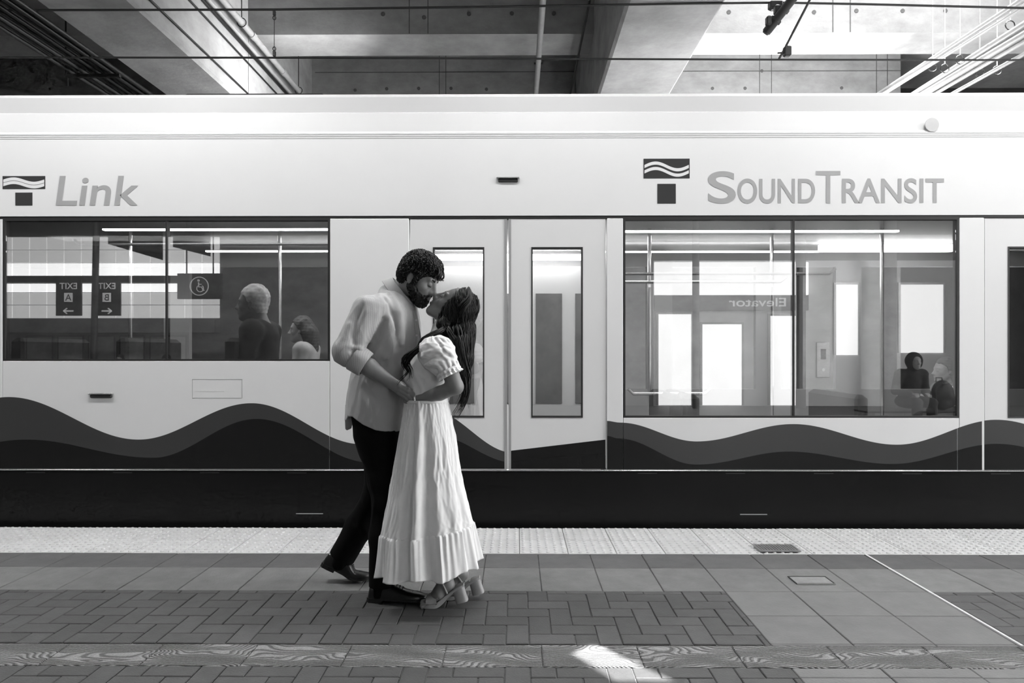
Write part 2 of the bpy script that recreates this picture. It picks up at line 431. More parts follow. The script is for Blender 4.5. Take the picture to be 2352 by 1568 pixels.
# conduits on the side of the left beam
for i, (px, r, mm, lb) in enumerate(((345, .012, M_CONDUIT, 'thin dark cable on the side of the left beam, lowest of three'),
                      (435, .012, M_CONDUIT, 'thin dark cable on the side of the left beam, middle of three'),
                      (466, .020, M_CONDUIT, 'dark cable on the side of the left beam, just below the pale pipe'))):
    X = -3.55 + r + .003; Y = X * FPX / (px - 1188.0)
    along_y('cable', X, PZ(0, Y), r, mm, label=lb, category='cable')
for px, r, X, lb in ((480, .022, -3.47, 'slim pale conduit along the left beam beside the thick pipe'), (512, .040, -3.40, 'thick pale pipe running along the left concrete beam')):
    Y = X * FPX / (px - 1188.0)
    o = along_y('pipe', X, PZ(0, Y), r, M_PIPE, label=lb, category='pipe', n=14)
    zz = PZ(0, Y)
    if r > .03:
        for yy in (8.75, 9.9, 11.0):
            MB().tube([(X, yy - .05, zz), (X, yy + .05, zz)], r + .008, 14).build('pipe_coupling', M_PIPE, o, smooth=True)
for yy, X in ((8.4, -3.36), (10.6, -3.36)):
    hz = PZ(0, -3.40 * FPX / (512 - 1188.0))
    h = empty('pipe_hanger', (X, yy, hz), label='ring hanger on a thin rod holding the thick pale pipe, ' + ('near one' if yy < 9 else 'far one'), category='hanger')
    MB().tube([(0.055 * math.cos(t) - .04, 0, 0.055 * math.sin(t)) for t in np.linspace(0, 2 * PI, 17)], .006, 6).build('ring', M_CONDUIT, h)
    MB().tube([(-.04, 0, .055), (-.04, 0, SLAB - hz)], .006, 6).build('rod', M_CONDUIT, h)
# pipes in the middle bay
for px0, z, r, mm, lb, nm in ((1247, 4.9, .034, M_PIPE, 'pale pipe crossing the ceiling in the dark middle bay', 'pipe'),
                          (1355, 5.2, .014, M_CONDUIT, 'thin grey conduit beside the dark face of the middle beam', 'conduit')):
    Y = FPX * (z - CAM_H) / 807.0; X = PX(px0, Y)
    o = along_y(nm, X, z, r, mm, y1=WALLY - .01, label=lb, category=nm, n=14)
    if r > .03: MB().tube([(X - .055, 8.62, z), (X + .055, 8.62, z)], .012, 8).build('pipe_clamp', M_CONDUIT, o)
# right-hand pipes
rp = [((2352, 2), (2030, 211), 4.75, .030, 'slender pale pipe at right, highest of the pale pipes'),
      ((2352, 20), (2060, 200), 4.66, .018, 'thin pale conduit at right just under the highest pipe'),
      ((2352, 62), (2113, 211), 4.58, .040, 'thick pale pipe at right, second below the highest pipe'),
      ((2352, 84), (2135, 211), 4.47, .040, 'thick pale pipe at right, lowest of the thick pair'),
      ((2352, 100), (2160, 211), 4.40, .022, 'slim pale conduit at right under the thick pair'),
      ((2352, 128), (2200, 211), 4.22, .020, 'slim pale conduit at the far right edge')]
for (p0, p1, z, r, lb) in rp:
    Y0 = FPX * (z - CAM_H) / (HORIZON - p0[1]); X0 = PX(p0[0], Y0)
    Y1 = FPX * (z - CAM_H) / (HORIZON - p1[1]); X1 = PX(p1[0], Y1)
    d = Vector((X1 - X0, Y1 - Y0)); a = Vector((X0, Y0)) - d * 1.2; b = Vector((X1, Y1)) + d * 0.25
    MB().tube([(a.x, a.y, z), (b.x, b.y, z)], r, 12).build('pipe' if r > .025 else 'conduit', M_PIPE, smooth=True, label=lb, category='pipe')
for i, (px, py, z) in enumerate(((2142, 158, 4.75), (2170, 160, 4.58), (2320, 62, 4.72), (2205, 140, 4.58), (2250, 170, 4.5), (2290, 165, 4.46))):
    Y = FPX * (z - CAM_H) / (HORIZON - py); X = PX(px, Y)
    h = empty('pipe_hanger', (X, Y, z), label=f'thin rod hanger dropping to the pale pipes at right, {nth[i]} of six', category='hanger', group='rod hangers of the right pipes')
    MB().tube([(0.05 * math.cos(t), 0, 0.05 * math.sin(t)) for t in np.linspace(0, 2 * PI, 13)], .006, 6).build('ring', M_CONDUIT, h)
    MB().tube([(0, 0, .05), (0, 0, SLAB - z - .001 if not (LBY0 < Y < LBY1) else LBZ - z - .001)], .007, 6).build('rod', M_GALV, h)
# overhead line
WY = 6.30
def wire(pts, r, lb):
    return MB().tube([P(x, y, WY) for x, y in pts], r, 8).build('overhead_wire', M_STEELD, label=lb, category='wire')
wire([(-2200, 25), (-400, 24), (0, 23.5), (630, 22), (1240, 14), (1600, 8), (1790, 6), (2000, 10), (2352, 18.5), (2700, 27), (4100, 30)], .0105, 'upper overhead line wire sagging above the train')
wire([(-2200, 131), (-400, 131), (0, 132), (700, 132.5), (1240, 135), (1800, 137), (2352, 138), (2700, 138), (4100, 138)], .0095, 'lower overhead contact wire just above the train roof')
dr = empty('wire_dropper', P(630, 75, WY), label='short dropper linking the two overhead wires', category='dropper')
o0 = dr.location
def rel(px, py, dy=0): return P(px, py, WY + dy) - o0
MB().tube([rel(630, 28), rel(630, 124)], .003, 6).build('rod', M_STEELD, dr)
for ya, yb in ((25, 36), (117, 130)):
    MB().box(rel(627, ya).x, rel(633, ya).x, -.012, .012, rel(630, yb).z, rel(630, ya).z, bev=.004).build('clamp', M_STEELD, dr)
for yc in (41, 112):
    c = rel(630, yc); MB().tube([(c.x + .014 * math.cos(t), 0, c.z + .018 * math.sin(t)) for t in np.linspace(0, 2 * PI, 13)], .004, 6).build('eyelet', M_STEELD, dr)
# registration arm
ra = empty('registration_arm', P(1790, 60, WY), label='black insulator tube and steady arm holding the overhead wires', category='support arm')
o0 = ra.location
MB().tube([rel(1760, 74, -.05), rel(1850, -40, -.3), rel(1960, -200, -.9)], .040, 14).build('insulator_tube', M_STEELD, ra, smooth=True)
MB().tube([rel(1757.5, 77.5, -.045), rel(1761, 73, -.052)], [.028, .041], 14).build('tube_cap', M_STEELD, ra, smooth=True)
for px, py in ((1781, 47), (1800, 22)):
    c = rel(px, py, -.10); d = Vector((.30, -.15, .42)).normalized()
    MB().tube([c - d * .012, c + d * .014], .052, 14).build('clamp_ring', M_STEELD, ra, smooth=True)
    MB().box(c.x - .085, c.x - .035, c.y - .03, c.y + .03, c.z - .05, c.z + .04, bev=.015).build('clamp_block', M_STEELD, ra)
MB().box(rel(1765, 10).x, rel(1795, 10).x, -.05, .03, rel(1780, 25).z, rel(1780, 3).z, bev=.02).build('clamp_block', M_STEELD, ra)
MB().tube([rel(1862, -4, -.12), rel(1800, 116), rel(1789, 136)], .011, 8).build('steady_arm', M_STEELD, ra)
MB().box(rel(1800, 0).x, rel(1816, 0).x, -.03, .03, rel(0, 136).z, rel(0, 112).z, bev=.012).build('wire_clip', M_STEELD, ra)
MB().tube([rel(1786, 122), rel(1806, 120)], .008, 8).build('clip_bolt', M_STEELD, ra)

# ------------------------------------------------------------------ luminaires above the platform
def luminaire(x, y, z, power, lb, L=1.3):
    r = empty('ceiling_light', (x, y, z), label=lb, category='light', group='luminaires along the platform')
    MB().box(-L / 2, L / 2, -.11, .11, .0, .09, bev=.02).build('housing', M_GALV, r)
    MB().box(-L / 2 + .03, L / 2 - .03, -.085, .085, -.012, -.0005, bev=.004).build('diffuser', M_LAMP, r)
    for s in (-1, 1): MB().tube([(s * L * .35, 0, .09), (s * L * .35, 0, SLAB - z - .001)], .008, 6).build('rod', M_GALV, r)
    ld = bpy.data.lights.new('ceiling_light_tube', 'AREA'); ld.shape = 'RECTANGLE'; ld.size = L - .1; ld.size_y = .16; ld.energy = power
    lo = bpy.data.objects.new('ceiling_light_tube', ld); COL.objects.link(lo); lo.parent = r; lo.location = (0, 0, -.02)
    return r
for i, (x, pw) in enumerate(((-5.6, 64), (-2.75, 74), (.2, 42), (3.15, 56), (6.0, 56))):
    luminaire(x, 3.8, 4.85, pw * 1.3, f'linear ceiling light hung over the platform edge, {nth[i]} from the left')
for i, (x, pw) in enumerate(((-8, 8), (-3, 6), (2.5, 14), (7, 22))):
    luminaire(x, -1.5, 4.6, pw, f'linear ceiling light hung over the back of the platform, {nth[i]} from the left')

luminaire(-9.2, -4.4, 4.3, 45, 'linear ceiling light added to brighten the tiled back wall')  # unseen lamp added to lift the boards and ledges mirrored in the glass
# added lamps on posts, hidden behind the train, brightening the ceiling beams and bays
def fill_uplighter(x, y, z, tilt, power, lb):
    r = empty('fill_uplighter', (x, y, z), label=lb, category='light', group='added fill lamps beyond the train')
    r.rotation_euler = (0, tilt, 0)
    MB().loft([[(sx * w, sy * d, zz) for sx, sy in ((-1, -1), (1, -1), (1, 1), (-1, 1))] for w, d, zz in ((.18, .08, -.14), (.42, .14, -.02), (.42, .14, .0))]).build('lamp_housing', M_STEELD, r)
    MB().box(-.38, .38, -.11, .11, .0005, .006).build('lamp_glass', M_LAMP, r)
    MB().tube([(0, 0, -.14), (0, 0, -.24)], .03, 8).build('lamp_neck', M_STEELD, r)
    ld = bpy.data.lights.new('fill_uplighter_lamp', 'AREA'); ld.shape = 'RECTANGLE'; ld.size = .74; ld.size_y = .2; ld.energy = power; ld.spread = math.radians(110 if tilt < -.3 else 160)
    lo = bpy.data.objects.new('fill_uplighter_lamp', ld); COL.objects.link(lo); lo.parent = r; lo.location = (0, 0, .02); lo.rotation_euler = (PI, 0, 0)
    MB().tube([(x, y, -.549), (x, y, z - (.34 if tilt < -.3 else .245))], .04, 10).build('lamp_post', M_STEELD, smooth=True, label='slim dark post carrying the ' + lb, category='post')
fill_uplighter(-1.5, 8.75, 3.95, -1.2, 55, 'uplighter added over the middle track bay, tilted to light the left beam')
fill_uplighter(3.9, 9.45, 3.3, -0.05, 205, 'uplighter added over the right track bay to brighten it')
# ------------------------------------------------------------------ the train
TY = 4.98
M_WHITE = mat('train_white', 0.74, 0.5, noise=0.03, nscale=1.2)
M_WHITE2 = mat('train_door_white', 0.70, 0.5, noise=0.03, nscale=1.2)
M_WAVE1 = mat('train_wave_grey', 0.042, 0.35, noise=0.10, nscale=1.0)
M_WAVE2 = mat('train_wave_dark', 0.012, 0.3, noise=0.10, nscale=1.0, spec=.25)
M_SKIRT = mat('train_skirt', 0.007, 0.3, noise=0.15, nscale=2.0, spec=.22)
M_RUBBER = mat('rubber_black', 0.012, 0.6, noise=0.1, nscale=10)
M_TRIM = mat('bright_trim', 0.75, 0.18, 0.9, noise=0.05, nscale=10)
M_INT = mat('interior_panel', 0.42, 0.5, noise=0.06, nscale=3)
M_INTF = mat('interior_floor', 0.10, 0.6, noise=0.2, nscale=15)
M_SEAT = mat('seat_fabric', 0.035, 0.85, noise=0.3, nscale=40, bump=0.2, bscale=200)
M_STRIP = mat('train_light_strip', 0.8, 0.5, emit=16.0)
M_LETTER = mat('lettering_grey', 0.36, 0.5, noise=0.05, nscale=10)
M_LETTERD = mat('emblem_dark', 0.025, 0.4, noise=0.05, nscale=10)
def glass_material(name, tint, refl):
    m = bpy.data.materials.new(name); m.use_nodes = True
    N = m.node_tree.nodes; L = m.node_tree.links; N.remove(N['Principled BSDF'])
    tr = N.new('ShaderNodeBsdfTransparent'); tr.inputs[0].default_value = (tint, tint, tint, 1)
    gl = N.new('ShaderNodeBsdfGlossy'); gl.inputs['Roughness'].default_value = 0.0; gl.inputs['Color'].default_value = (.95, .95, .95, 1)
    mx = N.new('ShaderNodeMixShader'); mx.inputs[0].default_value = refl
    L.new(tr.outputs[0], mx.inputs[1]); L.new(gl.outputs[0], mx.inputs[2])
    L.new(mx.outputs[0], N['Material Output'].inputs['Surface'])
    return m
M_GLASS = glass_material('tinted_train_glass', 0.80, 0.17)

train = empty('light_rail_train', (0, 6.3, -0.5), label='white light rail train with dark wavy stripe passing behind the couple', category='train')
T0 = Vector(train.location)
def tb(mb, name, m, parent=None, smooth=False, **pr):
    """Build a train part from world coordinates."""
    par = parent or train
    off = T0 if par is train else T0 + Vector(par.location)
    mb.v = [(x - off.x, y - off.y, z - off.z) for x, y, z in mb.v]
    return mb.build(name, m, par, smooth, **pr)
def tx(px): return PX(px, TY)
def tz(py): return PZ(py, TY)
XA, XB = -8.2, 8.2
TK = 0.07
Z_WT = tz(501); Z_TOP = tz(318)
ZL = tz(829); ZR = tz(959); Z_RAIL = tz(1079)
D1 = (tx(940), tx(1393)); D2 = (tx(2262), tx(2262) + (tx(1393) - tx(940)))
WL = (tx(6), tx(757)); WR = (tx(1432), tx(2203))
D0 = (tx(-490), tx(-37))
# long panels
tb(MB().box(XA, XB, TY, TY + TK, tz(495), Z_TOP), 'upper_panel', M_WHITE)
tb(MB().box(XA, XB, TY + .004, TY + TK, Z_WT, tz(495) - .001), 'gutter_line', M_RUBBER)
for x0, x1, z0 in ((XA, D0[0], Z_RAIL), (D0[1], WL[0], Z_RAIL), (WL[1], D1[0], Z_RAIL), (D1[1], WR[0], Z_RAIL), (WR[1], D2[0], Z_RAIL), (D2[1], XB, Z_RAIL)):
    tb(MB().box(x0 + .003, x1 - .003, TY, TY + TK, z0, Z_WT - .001, bev=.004), 'side_panel', M_WHITE)
tb(MB().box(WL[0], WL[1], TY, TY + TK, Z_RAIL, ZL, bev=.003), 'lower_panel', M_WHITE)
tb(MB().box(WR[0], WR[1], TY, TY + TK, Z_RAIL, ZR, bev=.003), 'lower_panel', M_WHITE)
# roof: ridged edge, sloping shroud, top
prof = [(TY, Z_TOP + .0005), (TY, 2.86), (4.99, 2.875), (5.012, PZ(259, 5.012)), (5.028, PZ(257, 5.028)), (5.036, PZ(222, 5.036)), (5.06, PZ(216, 5.06)), (5.6, 3.27), (6.3, 3.30),
        (7.0, 3.27), (7.44, 3.2), (7.62, 2.85), (7.62, 2.72), (6.3, 2.72)]
def roof_strip(a, b, name, extra=0.0):
    pts = prof[a:b + 1]; n = len(pts)
    mb = MB(); inner = [(y + .03, z - .03) for y, z in pts]
    ring = pts + inner[::-1]
    mb.loft([[(x, y, z) for y, z in ring] for x in (XA, XB)])
    return tb(mb, name, extra or M_WHITE)
M_ROOFP = mat('roof_shroud_dimmed', .60, .5, noise=.03, nscale=1.2); M_ROOFQ = mat('roof_fascia_dimmed', .50, .5, noise=.03, nscale=1.2)  # white greyed in the colour to offset the strong overhead lamp light
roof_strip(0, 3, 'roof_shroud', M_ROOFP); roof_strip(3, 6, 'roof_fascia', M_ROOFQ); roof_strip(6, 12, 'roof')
for py in (316, 311.5, 307): tb(MB().box(XA, XB, TY - .0018, TY + .01, tz(py) - .002, tz(py) + .002), 'drip_rib', M_WHITE)
tb(MB().box(PX(420, 5.4), PX(745, 5.4), 5.4, 6.6, 3.22, PZ(211, 5.4), bev=.02), 'roof_box', M_RUBBER)
# far side of the car
FY = 7.55
for z0, z1 in ((-.25, .85), (2.2, 2.85)): tb(MB().box(XA, XB, FY, FY + .07, z0, z1), 'far_side_panel', M_INT)
for a in (XA, tx(-40), tx(560), tx(850), tx(1400), tx(1640), tx(2020), tx(2300), XB - .3): tb(MB().box(a, a + .28, FY, FY + .07, .85, 2.2), 'far_side_pillar', M_INT)
for x in (XA, XB - .07): tb(MB().box(x, x + .07, TY + TK, FY, -.3, 2.85), 'end_panel', M_INT)
# skirt and trim
tb(MB().box(XA, XB, TY, TY + .05, -.35, Z_RAIL - .008, bev=.004), 'skirt', M_SKIRT)
tb(MB().tube([(XA, TY - .001, Z_RAIL - .002), (XB, TY - .001, Z_RAIL - .002)], .0055, 8), 'trim_rail', M_TRIM, smooth=True)
for x in np.arange(tx(60), XB, .64):
    if not (D1[0] - .1 < x < D1[1]): tb(MB().box(x, x + .14, TY - .0015, TY + .01, Z_RAIL - .026, Z_RAIL - .020), 'fixing_plate', M_LETTERD)
for px in (680, 1700): tb(MB().box(tx(px), tx(px + 62), TY - .0015, TY + .01, tz(1181), tz(1179)), 'skirt_latch', M_LETTER)
# wave stripes: flat painted bands standing a hair proud of the panels
def interp(pts):
    def f(px):
        if px <= pts[0][0]: return pts[0][1]
        for (a, ya), (b, yb) in zip(pts[:-1], pts[1:]):
            if px <= b:
                t = (px - a) / (b - a); t = (1 - math.cos(PI * t)) / 2
                return ya + (yb - ya) * t
        return pts[-1][1]
    return f
waveA = interp([(-560, 912), (-250, 1010), (20, 912), (318, 1010), (578, 926), (830, 1020), (985, 940), (1180, 1040)])
waveB = interp([(-560, 975), (-200, 1055), (60, 1010), (350, 1052), (590, 962), (850, 1062), (1000, 1000), (1180, 1062)])
waveC = interp([(1393, 966), (1425, 970), (1600, 1013), (1822, 973), (2060, 1020), (2290, 963), (2530, 1020), (2800, 965)])
waveD = interp([(1393, 1000), (1420, 1006), (1600, 1066), (1812, 1036), (2050, 1064), (2290, 1018), (2530, 1064), (2800, 1016)])
def stripe(f_top, a, b, name, m, proud, base=None, parent=None):
    xs = np.arange(a, b + .1, 6.0) if b - a > 12 else [a, b]
    xs = list(xs); xs[-1] = b
    mb = MB()
    rings = []
    for x in xs:
        zt = tz(f_top(x)); zb = Z_RAIL + .006 if base is None else tz(base(x)) + .0
        if zt - zb < .004: zt = zb + .004
        X = tx(x)
        rings.append([(X, TY - proud, zb), (X, TY - proud, zt), (X, TY + .001, zt), (X, TY + .001, zb)])
    mb.loft(rings)
    return tb(mb, name, m, parent)
def xp(x): return 1176 + (x * (FPX / TY)) + SA * FPX      # inverse of tx, good to a pixel
for a, b in ((xp(D0[1]) + 1.5, xp(WL[0]) - 1), (xp(WL[0]), xp(WL[1])), (xp(WL[1]) + 1.5, xp(D1[0]) - 1.5)):
    stripe(waveA, a, b, 'wave_stripe', M_WAVE1, .002); stripe(waveB, a, b, 'wave_stripe_lower', M_WAVE2, .0035)
for a, b in ((xp(D1[1]) + 1.5, xp(WR[0]) - 1), (xp(WR[0]), xp(WR[1])), (xp(WR[1]) + 1.5, xp(D2[0]) - 1.5)):
    stripe(waveC, a, b, 'wave_stripe', M_WAVE1, .002); stripe(waveD, a, b, 'wave_stripe_lower', M_WAVE2, .0035)
# windows
def window(x0, x1, z0, z1, splits, name='window'):
    w = link(name, None, train, loc=((x0 + x1) / 2 - T0.x, TY - T0.y, z0 - T0.z)); w.empty_display_size = .1
    g = .014
    for a in ((x0, x1, z0, z0 + g), (x0, x1, z1 - g, z1), (x0, x0 + g, z0 + g, z1 - g), (x1 - g, x1, z0 + g, z1 - g)):
        tb(MB().box(a[0], a[1], TY + .002, TY + .05, a[2], a[3]), 'gasket', M_RUBBER, w)
    xs = [x0 + g] + [s for s in splits] + [x1 - g]
    for a, b in zip(xs[:-1], xs[1:]): tb(MB().box(a + .002, b - .002, TY + .012, TY + .018, z0 + g, z1 - g), 'window_pane', M_GLASS, w)
    for s in splits: tb(MB().box(s - .006, s + .006, TY + .004, TY + .05, z0 + g, z1 - g), 'mullion', M_RUBBER, w)
    return w
window(WL[0], WL[1], ZL, Z_WT, [tx(381)])
window(WR[0], WR[1], ZR, Z_WT, [tx(1824)])
# doors
def door(x0, x1, wave=True, first=False):
    mid = (x0 + x1) / 2
    for k, (a, b) in enumerate(((x0, mid), (mid, x1))):
        d = link('door_leaf', None, train, loc=((a + b) / 2 - T0.x, TY - T0.y, 0 - T0.z)); d.empty_display_size = .1
        a += .006; b -= .006
        cx = (a + b) / 2; w0, w1 = cx - .188, cx + .188; zt, zb = tz(567), tz(959)
        y0, y1 = TY + .008, TY + .055
        for q in ((a, b, zt, Z_WT - .004), (a, b, Z_RAIL + .006, zb), (a, w0, zb, zt), (w1, b, zb, zt)):
            tb(MB().box(q[0], q[1], y0, y1, q[2], q[3]), 'leaf_panel', M_WHITE2, d)
        for q in ((w0, w1, zt - .012, zt), (w0, w1, zb, zb + .012), (w0, w0 + .01, zb + .012, zt - .012), (w1 - .01, w1, zb + .012, zt - .012)):
            tb(MB().box(q[0], q[1], y0 - .003, y1, q[2], q[3]), 'gasket', M_RUBBER, d)
        tb(MB().box(w0 + .01, w1 - .01, y0 + .004, y0 + .01, zb + .012, zt - .012), 'window_pane', M_GLASS, d)
        edge = b if k == 0 else a
        tb(MB().box(edge - (.018 if k == 0 else 0), edge + (0 if k == 0 else .018), y0 - .004, y1, Z_RAIL + .006, Z_WT - .004), 'door_seal', mat('door_seal_grey', .30, .6, noise=.05), d)
        if first:
            if k == 0: f = waveA; g2 = waveB
            else: f = lambda px: 1036 + (px - 1166) / (1393 - 1166) * (-27); g2 = lambda px: 1062 - (px - 1166) / 227 * 22
        else: f = waveC; g2 = waveD
        xs = np.linspace(xp(a), xp(b) , 24)
        for fn, mm, pr in ((f, M_WAVE1 if k == 0 or not first else M_WAVE2, .002), (g2, M_WAVE2, .0035)):
            mb = MB(); rings = []
            for px in xs:
                zt2, zb2 = tz(fn(px)), Z_RAIL + .007
                zt2 = max(zt2, zb2 + .004); X = tx(px)
                rings.append([(X, y0 - pr, zb2), (X, y0 - pr, zt2), (X, y0 + .001, zt2), (X, y0 + .001, zb2)])
            mb.loft(rings); tb(mb, 'wave_stripe', mm, d)
door(D1[0], D1[1], first=True); door(D2[0], D2[1]); door(D0[0], D0[1])
# marker lamps, plates, lettering
def marker(px, py, wpx):
    c = P(px, py, TY); d = link('marker_lamp', None, train, loc=(c - T0)); w = wpx / 2 / 315
    tb(MB().box(c.x - w, c.x + w, TY - .012, TY + .004, c.z - .022, c.z + .006, bev=.006), 'lamp_lens', M_LETTERD, d)
    tb(MB().box(c.x - w - .012, c.x + w + .012, TY - .02, TY + .004, c.z + .0062, c.z + .015, bev=.003), 'lamp_hood', M_TRIM, d)
marker(1167, 412, 46); marker(233, 907, 50)
tb(MB().tube([(tx(2140), TY - .001, tz(289) + .0), (tx(2140), TY - .006, tz(289))], .05, 20), 'filler_cap', mat('cap_grey', .5, .5, noise=.05), smooth=True)
for py in (871, 914): tb(MB().box(tx(442), tx(556), TY - .0012, TY + .01, tz(py) - .0012, tz(py) + .0012), 'hatch_line', M_LETTER)
for px in (442, 556): tb(MB().box(tx(px) - .0012, tx(px) + .0012, TY - .0012, TY + .01, tz(914), tz(871)), 'hatch_line', M_LETTER)
for i in range(8): tb(MB().box(tx(452 + i * 8.2), tx(458 + i * 8.2), TY - .0012, TY + .005, tz(899), tz(896.5)), 'hatch_rivet', M_WHITE)
def letters(s, px0, px1, py_top, py_bot, m, shear=0.0, bold=0.0, name='lettering'):
    me, w, h, cx, cy = text_mesh(s, 1.0, 0.0, m, shear, bold)
    x0, x1, z0, z1 = tx(px0), tx(px1), tz(py_bot), tz(py_top)
    sx, sz = (x1 - x0) / w, (z1 - z0) / h
    for v in me.vertices: v.co = ((v.co.x - cx) * sx, (v.co.y - cy) * sz, 0)
    o = link(name, me, train, loc=((x0 + x1) / 2 - T0.x, TY - .0018 - T0.y, (z0 + z1) / 2 - T0.z), rot=(PI / 2, 0, 0))
    return o
def emblem(px0, px1, py0, py1):
    w, h = px1 - px0, py1 - py0
    e = link('emblem', None, train, loc=(tx((px0 + px1) / 2) - T0.x, TY - T0.y, tz((py0 + py1) / 2) - T0.z))
    yb = py0 + h * .44
    tb(MB().box(tx(px0), tx(px1), TY - .0018, TY + .001, tz(yb), tz(py0), bev=.001), 'emblem_box', M_LETTERD, e)
    tb(MB().box(tx(px0 + .30 * w), tx(px0 + .70 * w), TY - .0018, TY + .001, tz(py1), tz(py0 + .56 * h), bev=.001), 'emblem_stem', M_LETTERD, e)
    # white S curve laid over the box
    pts = []
    y1_, y2_, y3_ = py0 + .13 * h, py0 + .22 * h, py0 + .32 * h
    for t in np.linspace(0, 1, 40):
        x = px0 + w * (.02 + .96 * t); y = y2_ + .075 * h * math.sin(2 * PI * t + PI) ; pts.append((x, y))
    for off in (-.045 * h, .075 * h):
        rings = []
        for x, y in pts:
            X = tx(x); rings.append([(X, TY - .003, tz(y + off + 3.6)), (X, TY - .003, tz(y + off - 3.6)), (X, TY, tz(y + off - 3.6)), (X, TY, tz(y + off + 3.6))])
        tb(MB().loft(rings), 'emblem_curve', M_WHITE, e)
emblem(1478, 1584, 365, 468)
emblem(6, 104, 402, 470)
letters('Link', 128, 318, 402, 470, M_LETTER, shear=0.12, bold=0.012)
letters('S', 1626, 1690, 394, 468, M_LETTER, bold=0.012)
letters('OUND', 1694, 1872, 411, 468, M_LETTER, bold=0.012)
letters('T', 1874, 1930, 394, 468, M_LETTER)
letters('RANSIT', 1934, 2168, 411, 468, M_LETTER, bold=0.012)
# interior
tb(MB().box(XA, XB, TY + TK, FY, 2.36, 2.42), 'interior_ceiling', M_INT)
tb(MB().box(XA, XB, TY + TK, FY, -.3, -.2), 'interior_floor', M_INTF)
tb(MB().box(XA + .07, tx(800), TY + TK, FY, -.2, .35), 'raised_floor', M_INTF)
for x0, x1, y, z in ((tx(155), tx(765), 5.42, 2.235), (tx(200), tx(760), 6.9, 2.28), (tx(1425), tx(2140), 5.42, 2.215), (tx(1425), tx(2150), 6.9, 2.27)):
    tb(MB().box(x0, x1, y - .02, y + .02, z - .006, z + .006), 'light_strip', M_STRIP)
for x0, x1, y, z in ((tx(40), tx(760), 5.62, PZ(560, 5.62)), (tx(1430), tx(2010), 5.6, PZ(629, 5.6)), (tx(1430), tx(1920), 5.9, PZ(648, 5.9)), (tx(1470), tx(1680), 5.5, PZ(904, 5.5))):
    tb(MB().tube([(x0, y, z + .04), (x0 + .04, y, z), (x1 - .05, y, z), (x1, y, z + .04)], .013, 8), 'grab_rail', M_TRIM, smooth=True)
for x0, x1, y, z, h_ in ((PX(985, 7.3), PX(1345, 7.3), 7.3, PZ(590, 7.3), .03), (PX(1885, 6.9), PX(2190, 6.9), 6.9, PZ(570, 6.9), .035)):
    tb(MB().box(x0, x1, y, y + .06, z - h_, min(z + h_, 2.355)), 'light_panel', M_STRIP)
tb(MB().box(tx(900), tx(1410), FY - .06, FY - .005, -.2, 2.2), 'far_door', M_WHITE)
for i, a in enumerate((1030, 1120, 1230, 1320)): tb(MB().box(PX(a, FY), PX(a + 60, FY), FY - .07, FY - .061, .7, 1.9), 'far_door_window', mat('far_glass_grey', .16, .4, noise=.3, nscale=4))
for px in (1560, 1905, 2215, 100, 520): tb(MB().tube([(tx(px), 6.1, -.2), (tx(px), 6.1, 2.36)], .017, 8), 'grab_pole', M_TRIM, smooth=True)
def seat(x, y, zf, face):
    s = link('seat', None, train, loc=(x - T0.x, y - T0.y, zf - T0.z)); f = face
    def b(a, bnd, nm, m, bev=.03):
        mb = MB().box(*a, bev=bev); mb.build(nm, m, s)
    b((-.22, .22, -.42, .42, .32, .44), 0, 'cushion', M_SEAT)
    b((f * -.27 - .05, f * -.27 + .05, -.42, .42, .36, 1.02), 0, 'backrest', M_SEAT)
    b((-.16, .16, -.30, .30, 0, .32), 0, 'pedestal', M_INTF)
for px, f, zf in ((80, 1, .35), (330, 1, .35), (590, 1, .35), (690, -1, .35)): seat(tx(px), 5.58, zf, f)
for px, f, zf in ((1480, -1, -.2), (1690, 1, -.2), (2090, 1, -.2)): seat(tx(px), 5.55, zf + .12, f)
for x0, pw in ((-2.6, 32), (2.4, 34), (.1, 22)):
    ld = bpy.data.lights.new('train_interior_light', 'AREA'); ld.shape = 'RECTANGLE'; ld.size = 3.5 if pw > 25 else 1.2; ld.size_y = .3; ld.energy = pw
    lo = bpy.data.objects.new('train_interior_light', ld); COL.objects.link(lo); lo.parent = train; lo.location = (x0, 6.4 - T0.y, 2.33 - T0.z)
# ------------------------------------------------------------------ the back of the station, seen reflected in the train's windows
BY = -6.0
MIRROR = 2 * (TY + .015)
def RX(px, Y): return PX(px, MIRROR - Y)
def RZ(py, Y): return PZ(py, MIRROR - Y)
M_BWALL = mat('back_wall', 0.16, 0.7, noise=0.2, nscale=3)
M_TILE_GLOW = mat('glazed_tile_glow', 0.5, 0.25, noise=0.12, nscale=2.5, rnd=0.15, emit=1.2)  # emission stands in for light falling on tiles that are not backlit
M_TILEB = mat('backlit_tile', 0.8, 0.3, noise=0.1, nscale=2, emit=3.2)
M_SIGN = mat('sign_dark', 0.03, 0.5, noise=0.1, nscale=10)
M_SIGNW = mat('sign_white', 0.7, 0.5, emit=0.5, noise=0.05, nscale=10)
M_LOBBY = mat('lobby_white', 0.75, 0.6, noise=0.06, nscale=2)
M_FASCIA = mat('backlit_fascia', 0.8, 0.5, emit=2.6, noise=.05, nscale=1)
wall_back = MB().box(-14, 12, BY - .4, BY, -.6, SLAB - .001).build('wall_back', M_BWALL, kind='structure', label='back wall of the station behind the platform')
rows = [(543, 573, M_TILE_GLOW), (573, 603, M_TILE_GLOW), (603, 633, M_TILEB), (650, 671, M_TILEB), (671, 700, M_TILE_GLOW), (700, 731, M_TILE_GLOW)]
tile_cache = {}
cols = [506 - 39.5 * i for i in range(15)]
